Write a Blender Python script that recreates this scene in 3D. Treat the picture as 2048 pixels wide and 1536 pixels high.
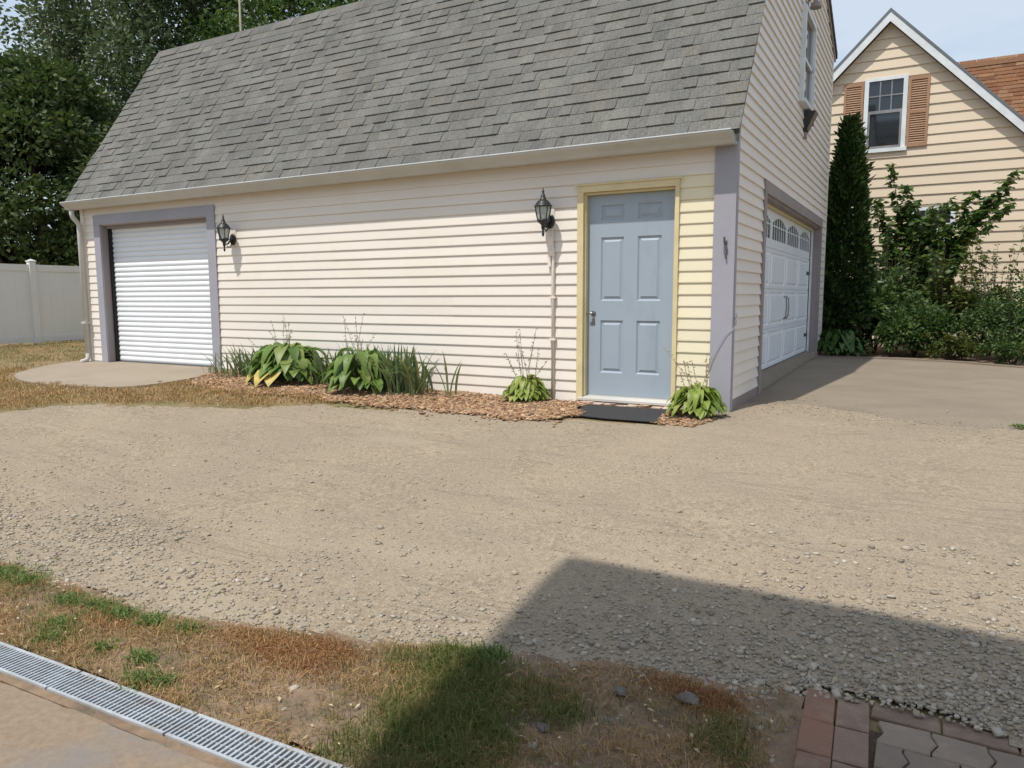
import bpy, math, random
import numpy as np
from mathutils import Matrix, Vector

for o in list(bpy.data.objects):
    bpy.data.objects.remove(o, do_unlink=True)
rng = np.random.default_rng(11)
random.seed(11)
SC = bpy.context.scene
COL = SC.collection

# ------------------------------------------------------------------ camera
CAM = np.array([1.614, -7.115, 1.017])
YAW, PITCH, ROLL = math.radians(29.128), math.radians(6.678), math.radians(-0.18)
cy_, sy_, cp_, sp_ = math.cos(YAW), math.sin(YAW), math.cos(PITCH), math.sin(PITCH)
fw = Vector((-sy_ * cp_, cy_ * cp_, -sp_)); rt = Vector((cy_, sy_, 0)); up = rt.cross(fw)
r2 = math.cos(ROLL) * rt + math.sin(ROLL) * up
u2 = -math.sin(ROLL) * rt + math.cos(ROLL) * up
cd = bpy.data.cameras.new("camera"); cam = bpy.data.objects.new("camera", cd); COL.objects.link(cam)
cam.matrix_world = Matrix(((r2.x, u2.x, -fw.x, CAM[0]), (r2.y, u2.y, -fw.y, CAM[1]), (r2.z, u2.z, -fw.z, CAM[2]), (0, 0, 0, 1)))
cd.sensor_width = 36.0; cd.lens = 36.0 * 1487.7 / 2048.0
cd.clip_start = 0.05; cd.clip_end = 2000
SC.camera = cam

# ------------------------------------------------------------------ sun, sky, exposure
SA, SB = 0.14, 0.475                       # metres travelled in x / y per metre of fall
sunvec = Vector((-SA, -SB, 1.0)).normalized()
sl = bpy.data.lights.new("sun", 'SUN'); sl.energy = 3.4; sl.angle = math.radians(0.55); sl.color = (1.0, 0.955, 0.88)
so = bpy.data.objects.new("sun", sl); COL.objects.link(so)
so.rotation_euler = sunvec.to_track_quat('Z', 'Y').to_euler()
so.location = (0, -10, 30)
W = bpy.data.worlds.new("World"); SC.world = W; W.use_nodes = True
wn, wl = W.node_tree.nodes, W.node_tree.links
for n in list(wn): wn.remove(n)
wo = wn.new('ShaderNodeOutputWorld'); bg = wn.new('ShaderNodeBackground'); bg.inputs['Strength'].default_value = 0.15
sky = wn.new('ShaderNodeTexSky'); sky.sky_type = 'NISHITA'; sky.sun_disc = False
sky.sun_elevation = math.asin(sunvec.z); sky.sun_rotation = math.atan2(sunvec.x, sunvec.y)
sky.air_density = 1.0; sky.dust_density = 1.5; sky.ozone_density = 1.0
wtc = wn.new('ShaderNodeTexCoord'); wmp = wn.new('ShaderNodeMapping'); wmp.inputs['Scale'].default_value = (1.0, 1.0, 2.6)
wmp.inputs['Location'].default_value = (0.3, 0.1, 0.0)
wns = wn.new('ShaderNodeTexNoise'); wns.inputs['Scale'].default_value = 2.1; wns.inputs['Detail'].default_value = 7; wns.inputs['Roughness'].default_value = 0.55
wrp = wn.new('ShaderNodeValToRGB'); wrp.color_ramp.elements[0].position = 0.33; wrp.color_ramp.elements[1].position = 0.58
wrp.color_ramp.elements[0].color = (0.12, 0.12, 0.12, 1); wrp.color_ramp.elements[1].color = (0.85, 0.85, 0.85, 1)
wmx = wn.new('ShaderNodeMixRGB'); wmx.inputs['Color2'].default_value = (3.9, 4.4, 5.0, 1)
wl.new(wtc.outputs['Generated'], wmp.inputs['Vector']); wl.new(wmp.outputs['Vector'], wns.inputs['Vector'])
wl.new(wns.outputs['Fac'], wrp.inputs['Fac']); wl.new(wrp.outputs['Color'], wmx.inputs['Fac'])
wl.new(sky.outputs['Color'], wmx.inputs['Color1']); wl.new(wmx.outputs['Color'], bg.inputs['Color'])
wl.new(bg.outputs['Background'], wo.inputs['Surface'])
SC.render.engine = 'CYCLES'
SC.view_settings.view_transform = 'Standard'; SC.view_settings.look = 'None'
SC.view_settings.exposure = 0.24; SC.view_settings.gamma = 1.0
SC.view_settings.use_curve_mapping = False

# ------------------------------------------------------------------ mesh helpers
def link(o, parent=None):
    COL.objects.link(o)
    if parent is not None: o.parent = parent
    return o

def mesh(V, F, smooth=False):
    m = bpy.data.meshes.new("m")
    V = np.asarray(V, dtype=np.float64).reshape(-1, 3)
    if isinstance(F, np.ndarray):
        n, k = F.shape
        m.vertices.add(len(V)); m.vertices.foreach_set("co", V.astype(np.float32).ravel())
        m.loops.add(n * k); m.loops.foreach_set("vertex_index", F.astype(np.int32).ravel())
        m.polygons.add(n); m.polygons.foreach_set("loop_start", np.arange(0, n * k, k, dtype=np.int32))
        m.polygons.foreach_set("loop_total", np.full(n, k, dtype=np.int32))
        m.update(calc_edges=True)
    else:
        m.from_pydata([tuple(v) for v in V], [], F); m.update()
    if smooth:
        m.polygons.foreach_set("use_smooth", np.ones(len(m.polygons), dtype=bool))
    return m

def mk(name, V, F, mat, parent=None, loc=(0, 0, 0), smooth=False):
    V = np.asarray(V, dtype=np.float64).reshape(-1, 3) - np.asarray(loc)
    m = mesh(V, F, smooth); m.name = name; m.materials.append(mat)
    return link(bpy.data.objects.new(name, m), parent)

def tag(o, label=None, cat=None, group=None, kind=None):
    if label: o["label"] = label
    if cat: o["category"] = cat
    if group: o["group"] = group
    if kind: o["kind"] = kind
    return o

class Thing:
    def __init__(s, name, label, cat, loc, group=None):
        s.loc = np.asarray(loc, dtype=float)
        s.o = bpy.data.objects.new(name, None); COL.objects.link(s.o); s.o.location = loc
        s.o.empty_display_size = 0.1
        tag(s.o, label, cat, group)
    def part(s, name, VF, mat, parent=None, smooth=False, kind=None):
        o = mk(name, VF[0], VF[1], mat, parent or s.o, s.loc, smooth)
        if kind: o["kind"] = kind
        return o
    def inst(s, name, m, M, parent=None):
        o = bpy.data.objects.new(name, m); link(o, parent or s.o); o.matrix_local = M
        return o

BF = [(0, 3, 2, 1), (4, 5, 6, 7), (0, 1, 5, 4), (1, 2, 6, 5), (2, 3, 7, 6), (3, 0, 4, 7)]
def box(x0, x1, y0, y1, z0, z1):
    return ([(x0, y0, z0), (x1, y0, z0), (x1, y1, z0), (x0, y1, z0), (x0, y0, z1), (x1, y0, z1), (x1, y1, z1), (x0, y1, z1)], BF)

def join(*L):
    V, F, n = [], [], 0
    for v, f in L:
        v = [tuple(p) for p in v]
        V += v; F += [tuple(i + n for i in q) for q in f]; n += len(v)
    return V, F

def prism(poly, a0, a1, axis):
    """extrude a 2-D polygon along axis; poly given in the two other axes in order"""
    n = len(poly); V = []
    for a in (a0, a1):
        for (p, q) in poly:
            V.append({'x': (a, p, q), 'y': (p, a, q), 'z': (p, q, a)}[axis])
    F = [tuple(range(n)), tuple(range(2 * n - 1, n - 1, -1))]
    F += [(i, i + n, (i + 1) % n + n, (i + 1) % n) for i in range(n)]
    return V, F

def tube(P, R, k=8, cap=True):
    P = [Vector(p) for p in P]; V, F = [], []
    ref = Vector((0.31, 0.17, 0.93)) if abs((P[-1] - P[0]).normalized().z) < 0.8 else Vector((1, 0.1, 0))
    for i, p in enumerate(P):
        t = (P[min(i + 1, len(P) - 1)] - P[max(i - 1, 0)]).normalized()
        a = t.cross(ref).normalized(); b = t.cross(a)
        r = R[i] if hasattr(R, '__len__') else R
        for j in range(k):
            th = 2 * math.pi * j / k
            V.append(tuple(p + a * r * math.cos(th) + b * r * math.sin(th)))
    for i in range(len(P) - 1):
        for j in range(k):
            F.append((i * k + j, i * k + (j + 1) % k, (i + 1) * k + (j + 1) % k, (i + 1) * k + j))
    if cap:
        F.append(tuple(range(k - 1, -1, -1))); F.append(tuple(range((len(P) - 1) * k, len(P) * k)))
    return V, F

def lathe(prof, c, k=16, sx=1.0, sy=1.0):
    V, F = [], []
    for (r, z) in prof:
        for j in range(k):
            th = 2 * math.pi * (j + .5) / k
            V.append((c[0] + r * sx * math.cos(th), c[1] + r * sy * math.sin(th), c[2] + z))
    n = len(prof)
    for i in range(n - 1):
        for j in range(k):
            F.append((i * k + j, i * k + (j + 1) % k, (i + 1) * k + (j + 1) % k, (i + 1) * k + j))
    F.append(tuple(range(k - 1, -1, -1))); F.append(tuple(range((n - 1) * k, n * k)))
    return V, F

# ------------------------------------------------------------------ material helpers
def srgb(r, g, b):
    f = lambda c: (c / 255 / 12.92) if c / 255 <= 0.04045 else ((c / 255 + 0.055) / 1.055) ** 2.4
    return (f(r), f(g), f(b))

def newmat(name):
    m = bpy.data.materials.new(name); m.use_nodes = True
    nt = m.node_tree; bs = nt.nodes['Principled BSDF']
    return m, nt, nt.nodes, nt.links, bs

def c4(c, k=1.0): return (c[0] * k, c[1] * k, c[2] * k, 1)

def mat(name, c, c2=None, scale=4.0, rough=0.6, bump=0.0, bscale=60.0, var=0.0, metal=0.0, spec=0.3,
        stretch=(1, 1, 1), lo=0.35, hi=0.65, dirt=None, dscale=1.2, dlo=0.55, dhi=0.75, coord='Object', dstretch=(1, 1, 1)):
    m, nt, N, L, bs = newmat(name)
    bs.inputs['Roughness'].default_value = rough; bs.inputs['Metallic'].default_value = metal
    bs.inputs['Specular IOR Level'].default_value = spec
    tc = N.new('ShaderNodeTexCoord'); mp = N.new('ShaderNodeMapping'); mp.inputs['Scale'].default_value = stretch
    L.new(tc.outputs[coord], mp.inputs['Vector'])
    c2 = c2 or tuple(x * 0.85 for x in c)
    ns = N.new('ShaderNodeTexNoise'); ns.inputs['Scale'].default_value = scale; ns.inputs['Detail'].default_value = 8
    ns.inputs['Roughness'].default_value = 0.62
    rp = N.new('ShaderNodeValToRGB'); rp.color_ramp.elements[0].position = lo; rp.color_ramp.elements[1].position = hi
    rp.color_ramp.elements[0].color = c4(c); rp.color_ramp.elements[1].color = c4(c2)
    L.new(mp.outputs['Vector'], ns.inputs['Vector']); L.new(ns.outputs['Fac'], rp.inputs['Fac'])
    out = rp.outputs['Color']
    if dirt:
        mp2 = N.new('ShaderNodeMapping'); mp2.inputs['Scale'].default_value = dstretch; mp2.inputs['Location'].default_value = (3.7, 1.3, 8.1)
        L.new(tc.outputs[coord], mp2.inputs['Vector'])
        n2 = N.new('ShaderNodeTexNoise'); n2.inputs['Scale'].default_value = dscale; n2.inputs['Detail'].default_value = 9; n2.inputs['Roughness'].default_value = 0.68
        r3 = N.new('ShaderNodeValToRGB'); r3.color_ramp.elements[0].position = dlo; r3.color_ramp.elements[1].position = dhi
        mx = N.new('ShaderNodeMixRGB'); mx.inputs['Color2'].default_value = c4(dirt)
        L.new(mp2.outputs['Vector'], n2.inputs['Vector']); L.new(n2.outputs['Fac'], r3.inputs['Fac'])
        L.new(r3.outputs['Color'], mx.inputs['Fac']); L.new(out, mx.inputs['Color1']); out = mx.outputs['Color']
    if var:
        oi = N.new('ShaderNodeObjectInfo'); mr = N.new('ShaderNodeMapRange')
        mr.inputs['To Min'].default_value = 1 - var; mr.inputs['To Max'].default_value = 1 + var
        mu = N.new('ShaderNodeVectorMath'); mu.operation = 'SCALE'
        L.new(oi.outputs['Random'], mr.inputs['Value']); L.new(out, mu.inputs[0]); L.new(mr.outputs['Result'], mu.inputs['Scale'])
        out = mu.outputs['Vector']
    L.new(out, bs.inputs['Base Color'])
    if bump:
        nb = N.new('ShaderNodeTexNoise'); nb.inputs['Scale'].default_value = bscale; nb.inputs['Detail'].default_value = 5
        bp = N.new('ShaderNodeBump'); bp.inputs['Strength'].default_value = bump; bp.inputs['Distance'].default_value = 0.01
        L.new(mp.outputs['Vector'], nb.inputs['Vector']); L.new(nb.outputs['Fac'], bp.inputs['Height']); L.new(bp.outputs['Normal'], bs.inputs['Normal'])
    return m

def island(name, cols, rough=0.7, trans=0.0, spec=0.2, noise=0.0, nscale=80.0, weather=0.0):
    """colour chosen per loose piece (stone, blade, leaf, shingle)"""
    m, nt, N, L, bs = newmat(name)
    bs.inputs['Roughness'].default_value = rough; bs.inputs['Specular IOR Level'].default_value = spec
    ge = N.new('ShaderNodeNewGeometry'); oi = N.new('ShaderNodeObjectInfo')
    ad = N.new('ShaderNodeMath'); ad.operation = 'ADD'; fr = N.new('ShaderNodeMath'); fr.operation = 'FRACT'
    L.new(ge.outputs['Random Per Island'], ad.inputs[0]); L.new(oi.outputs['Random'], ad.inputs[1]); L.new(ad.outputs[0], fr.inputs[0])
    rp = N.new('ShaderNodeValToRGB'); e = rp.color_ramp.elements
    while len(e) < len(cols): e.new(0.5)
    for i, c in enumerate(cols):
        e[i].position = i / (len(cols) - 1); e[i].color = c4(c)
    L.new(fr.outputs[0], rp.inputs['Fac']); out = rp.outputs['Color']
    if noise:
        tc = N.new('ShaderNodeTexCoord'); ns = N.new('ShaderNodeTexNoise'); ns.inputs['Scale'].default_value = nscale; ns.inputs['Detail'].default_value = 4
        mr = N.new('ShaderNodeMapRange'); mr.inputs['From Min'].default_value = 0.25; mr.inputs['From Max'].default_value = 0.75
        mr.inputs['To Min'].default_value = 1 - noise; mr.inputs['To Max'].default_value = 1 + noise
        mu = N.new('ShaderNodeVectorMath'); mu.operation = 'SCALE'
        L.new(tc.outputs['Object'], ns.inputs['Vector']); L.new(ns.outputs['Fac'], mr.inputs['Value'])
        L.new(out, mu.inputs[0]); L.new(mr.outputs['Result'], mu.inputs['Scale']); out = mu.outputs['Vector']
        bp = N.new('ShaderNodeBump'); bp.inputs['Strength'].default_value = 0.4; bp.inputs['Distance'].default_value = 0.005
        L.new(ns.outputs['Fac'], bp.inputs['Height']); L.new(bp.outputs['Normal'], bs.inputs['Normal'])
    if weather:
        wn_ = N.new('ShaderNodeTexNoise'); wn_.inputs['Scale'].default_value = 1.3; wn_.inputs['Detail'].default_value = 8; wn_.inputs['Roughness'].default_value = 0.7
        L.new(ge.outputs['Position'], wn_.inputs['Vector'])
        mr2 = N.new('ShaderNodeMapRange'); mr2.inputs['From Min'].default_value = 0.3; mr2.inputs['From Max'].default_value = 0.7
        mr2.inputs['To Min'].default_value = 1 - weather; mr2.inputs['To Max'].default_value = 1 + weather
        mu2 = N.new('ShaderNodeVectorMath'); mu2.operation = 'SCALE'
        L.new(wn_.outputs['Fac'], mr2.inputs['Value']); L.new(out, mu2.inputs[0]); L.new(mr2.outputs['Result'], mu2.inputs['Scale']); out = mu2.outputs['Vector']
    L.new(out, bs.inputs['Base Color'])
    if trans:
        tr = N.new('ShaderNodeBsdfTranslucent'); ms = N.new('ShaderNodeMixShader'); ms.inputs['Fac'].default_value = trans
        hs = N.new('ShaderNodeHueSaturation'); hs.inputs['Value'].default_value = 1.5; hs.inputs['Saturation'].default_value = 1.1
        L.new(out, hs.inputs['Color']); L.new(hs.outputs['Color'], tr.inputs['Color'])
        L.new(bs.outputs['BSDF'], ms.inputs[1]); L.new(tr.outputs['BSDF'], ms.inputs[2])
        L.new(ms.outputs['Shader'], N['Material Output'].inputs['Surface'])
    return m

def glassy(name, c=(0.02, 0.025, 0.03), rough=0.04):
    m, nt, N, L, bs = newmat(name)
    bs.inputs['Base Color'].default_value = c4(c); bs.inputs['Roughness'].default_value = rough
    bs.inputs['Specular IOR Level'].default_value = 0.8
    return m

M = {}
M['siding'] = mat('garage_siding_vinyl', (0.775, 0.72, 0.65), (0.745, 0.685, 0.61), scale=2.2, rough=0.5, bump=0.04, bscale=25, var=0.025,
                  stretch=(0.35, 1, 1), dirt=(0.71, 0.64, 0.49), dscale=0.9, dlo=0.55, dhi=0.82)
M['siding_yellow'] = mat('garage_siding_yellowed', (0.75, 0.68, 0.475), (0.76, 0.69, 0.52), scale=2.2, rough=0.5, bump=0.04, bscale=25, var=0.025, stretch=(0.35, 1, 1))
M['trim'] = mat('mauve_trim', (0.355, 0.352, 0.392), (0.33, 0.325, 0.36), scale=3, rough=0.55, bump=0.05, bscale=40)
M['trim_shaded'] = mat('mauve_trim_shaded', (0.31, 0.265, 0.26), (0.27, 0.235, 0.23), scale=3, rough=0.6, bump=0.05)  # mauve trim where it stands in shade, the shade put into the colour
M['casing'] = mat('cream_door_casing', (0.70, 0.60, 0.36), (0.62, 0.52, 0.30), scale=5, rough=0.5, dirt=(0.40, 0.31, 0.16), dscale=4, dlo=0.66, dhi=0.82)
M['door'] = mat('blue_grey_door_paint', (0.335, 0.395, 0.455), (0.32, 0.375, 0.435), scale=2, rough=0.42, bump=0.03, bscale=120, spec=0.4, dirt=(0.28, 0.31, 0.33), dscale=2.6, dlo=0.56, dhi=0.8, dstretch=(1, 1, .35))
M['white_metal'] = mat('white_enamel', (0.80, 0.83, 0.86), (0.77, 0.80, 0.83), scale=2, rough=0.35, spec=0.45, dirt=(0.55, 0.55, 0.53), dscale=2.5, dlo=0.62, dhi=0.85)
M['gutter'] = mat('gutter_aluminium', (0.55, 0.54, 0.50), (0.48, 0.47, 0.43), scale=1.5, rough=0.4, dirt=(0.36, 0.30, 0.23), dscale=2.2, dlo=0.58, dhi=0.8, dstretch=(1, 1, 3))  # greyed to put the shade of the down-turned gutter face into the colour
M['soffit'] = mat('soffit_tan', (0.50, 0.42, 0.33), rough=0.6)
M['dark'] = mat('dark_rubber', (0.02, 0.02, 0.02), rough=0.7)
M['inside'] = mat('interior_dark', (0.04, 0.04, 0.04), rough=0.9)
M['iron'] = mat('black_lantern_metal', (0.018, 0.021, 0.021), (0.03, 0.035, 0.035), scale=20, rough=0.4, spec=0.5)
M['pewter'] = mat('dull_metal', (0.22, 0.22, 0.21), rough=0.35, metal=0.8)
M['pane'] = glassy('window_pane')
M['lamp_glass'] = mat('seeded_lamp_glass', (0.50, 0.54, 0.52), (0.40, 0.44, 0.43), scale=18, rough=0.15, spec=0.6)
M['pvc'] = mat('pvc_paint', (0.80, 0.725, 0.64), (0.76, 0.68, 0.60), rough=0.45)
M['shingle'] = island('asphalt_shingle', [(0.138, 0.136, 0.124), (0.152, 0.149, 0.134), (0.168, 0.165, 0.148), (0.140, 0.140, 0.132), (0.156, 0.149, 0.131), (0.124, 0.123, 0.117)], rough=0.95, spec=0.1, noise=0.34, nscale=60, weather=0.16)
M['roofing'] = mat('roof_underlay', (0.10, 0.10, 0.095), rough=0.95)
M['rake'] = mat('rake_trim', (0.30, 0.25, 0.23), rough=0.6)
M['concrete'] = mat('driveway_concrete', (0.255, 0.21, 0.156), (0.22, 0.18, 0.134), scale=1.1, rough=0.9, bump=0.25, bscale=70, dirt=(0.20, 0.163, 0.122), dscale=1.6, dlo=0.46, dhi=0.70, dstretch=(0.8, 1.2, 1))
M['pad'] = mat('pad_concrete', (0.32, 0.265, 0.20), (0.28, 0.23, 0.172), scale=1.6, rough=0.9, bump=0.2, bscale=60, dirt=(0.28, 0.22, 0.16), dscale=2, dlo=0.55, dhi=0.78)
M['slab'] = mat('patio_concrete', (0.275, 0.21, 0.148), (0.215, 0.162, 0.112), scale=38, rough=0.85, bump=0.2, bscale=90, dirt=(0.20, 0.185, 0.17), dscale=1.7, dlo=0.52, dhi=0.70)
M['broken'] = mat('broken_concrete', (0.62, 0.50, 0.42), (0.50, 0.34, 0.24), scale=9, rough=0.9, bump=0.5, bscale=40, dirt=(0.24, 0.15, 0.09), dscale=7, dlo=0.5, dhi=0.6)
M['mat'] = mat('door_mat_rubber', (0.035, 0.035, 0.037), (0.05, 0.05, 0.05), scale=60, rough=0.95, bump=0.6, bscale=160, dirt=(0.16, 0.12, 0.085), dscale=9, dlo=0.66, dhi=0.78)
M['soil'] = mat('dry_soil', (0.165, 0.115, 0.078), (0.27, 0.19, 0.125), scale=9, rough=1.0, bump=0.7, bscale=45, dirt=(0.13, 0.10, 0.07), dscale=5, dlo=0.5, dhi=0.65)
M['mulch_soil'] = mat('mulch_soil', (0.26, 0.14, 0.07), (0.36, 0.21, 0.11), scale=22, rough=1.0, bump=0.8, bscale=70)
M['vinyl_fence'] = mat('white_vinyl_fence', (0.72, 0.72, 0.69), (0.68, 0.68, 0.64), scale=1, rough=0.4, dirt=(0.5, 0.49, 0.42), dscale=0.8, dlo=0.6, dhi=0.85)
M['house_siding'] = mat('tan_lap_siding', (0.675, 0.565, 0.425), (0.64, 0.53, 0.395), scale=1.2, rough=0.6, var=0.03, stretch=(0.3, 1, 1), bump=0.03, bscale=20)
M['house_white'] = mat('house_white_trim', (0.72, 0.75, 0.76), rough=0.45)
M['shutter'] = mat('brown_louver_shutter', (0.37, 0.215, 0.13), (0.33, 0.19, 0.113), scale=6, rough=0.6)
M['brown_shingle'] = island('brown_roof_shingle', [(0.15, 0.07, 0.038), (0.205, 0.105, 0.058), (0.17, 0.08, 0.042), (0.24, 0.14, 0.08), (0.12, 0.058, 0.036)], rough=0.95, spec=0.1, noise=0.25, nscale=25)
M['curtain'] = mat('pale_curtain', (0.30, 0.29, 0.29), (0.2, 0.2, 0.21), scale=3, rough=0.8)
M['bark'] = mat('bark', (0.10, 0.075, 0.055), (0.06, 0.045, 0.035), scale=12, rough=0.95, bump=0.8, bscale=25, stretch=(1, 1, 0.25))
M['galv'] = mat('galvanised_grate', (0.50, 0.535, 0.56), (0.40, 0.42, 0.435), scale=14, rough=0.5, metal=0.25, spec=0.4, dirt=(0.30, 0.27, 0.23), dscale=6, dlo=0.55, dhi=0.75)
M['channel'] = mat('drain_channel', (0.035, 0.038, 0.042), (0.02, 0.02, 0.02), rough=0.9)
M['grey_edge'] = mat('drain_edge_cement', (0.36, 0.33, 0.29), (0.25, 0.22, 0.18), scale=12, rough=0.95, bump=0.4)
M['pole'] = mat('weathered_pole', (0.38, 0.33, 0.25), rough=0.7)

# ------------------------------------------------------------------ ground form
def ss(t):
    t = np.clip(t, 0, 1); return t * t * (3 - 2 * t)
def gz(x, y):
    x = np.asarray(x, float); y = np.asarray(y, float)
    b = -0.08 * ss((x + 6.5) / 4.5) + 0.018 * np.clip(y, 0, 5)
    t = np.clip((-0.3 - y) / 4.7, 0, 1)
    return b + (-0.36 - b) * t
def wob(x, y):
    return (np.sin(x * 3.1 + 1.7 * np.sin(y * 2.3)) * np.sin(y * 2.7 + 1.3 * np.sin(x * 1.9)) * 0.006
            + np.sin(x * 7.3 + 2 * np.sin(y * 5.1)) * np.sin(y * 6.1 + x * 2.2) * 0.003)
def jag(x, y, a=0.05):
    return a * (np.sin(x * 5.3 + y * 3.1) + 0.7 * np.sin(x * 11.7 - y * 7.9 + 1.0) + 0.5 * np.sin(x * 23.1 + y * 17.3 + 2.0))
def inpoly(x, y, poly):
    x = np.asarray(x); y = np.asarray(y); r = np.zeros(x.shape, bool); n = len(poly)
    for i in range(n):
        x0, y0 = poly[i]; x1, y1 = poly[(i + 1) % n]
        c = ((y0 > y) != (y1 > y)) & (x < (x1 - x0) * (y - y0) / (y1 - y0 + 1e-12) + x0)
        r ^= c
    return r
def gridsheet(name, poly, step, off, m, wobble=True, jagged=0.0):
    xs = [p[0] for p in poly]; ys = [p[1] for p in poly]
    nx = int((max(xs) - min(xs)) / step) + 4; ny = int((max(ys) - min(ys)) / step) + 4
    X, Y = np.meshgrid(min(xs) - step + np.arange(nx) * step, min(ys) - step + np.arange(ny) * step, indexing='ij')
    cx, cy = X[:-1, :-1] + step / 2, Y[:-1, :-1] + step / 2
    ins = inpoly(cx + jag(cx, cy, jagged), cy + jag(cy, cx, jagged), poly)
    Z = gz(X, Y) + off + (wob(X, Y) if wobble else 0)
    V = np.stack([X, Y, Z], -1).reshape(-1, 3)
    I = np.arange(nx * ny).reshape(nx, ny)
    Q = np.stack([I[:-1, :-1], I[1:, :-1], I[1:, 1:], I[:-1, 1:]], -1)[ins]
    used = np.unique(Q); mp = np.zeros(nx * ny, int); mp[used] = np.arange(len(used))
    return tag(mk(name, V[used], mp[Q], m, smooth=True), kind='structure')

# ground: one sheet to the horizon, finer near the yard
gx = np.concatenate([np.linspace(-400, -30, 10), np.linspace(-28, 14, 106), np.linspace(16, 400, 10)])
gy = np.concatenate([np.linspace(-400, -14, 8), np.linspace(-12, 16, 113), np.linspace(18, 500, 12)])
X, Y = np.meshgrid(gx, gy, indexing='ij'); I = np.arange(X.size).reshape(X.shape)
Q = np.stack([I[:-1, :-1], I[1:, :-1], I[1:, 1:], I[:-1, 1:]], -1).reshape(-1, 4)
M['lawn_soil'] = mat('lawn_ground', (0.24, 0.175, 0.095), (0.16, 0.145, 0.06), scale=1.3, rough=1.0, bump=0.6, bscale=40, dirt=(0.30, 0.215, 0.125), dscale=4, dlo=0.48, dhi=0.66)
tag(mk('ground', np.stack([X, Y, gz(X, Y) - 0.012], -1).reshape(-1, 3), Q, M['lawn_soil'], smooth=True), kind='structure')

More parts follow.
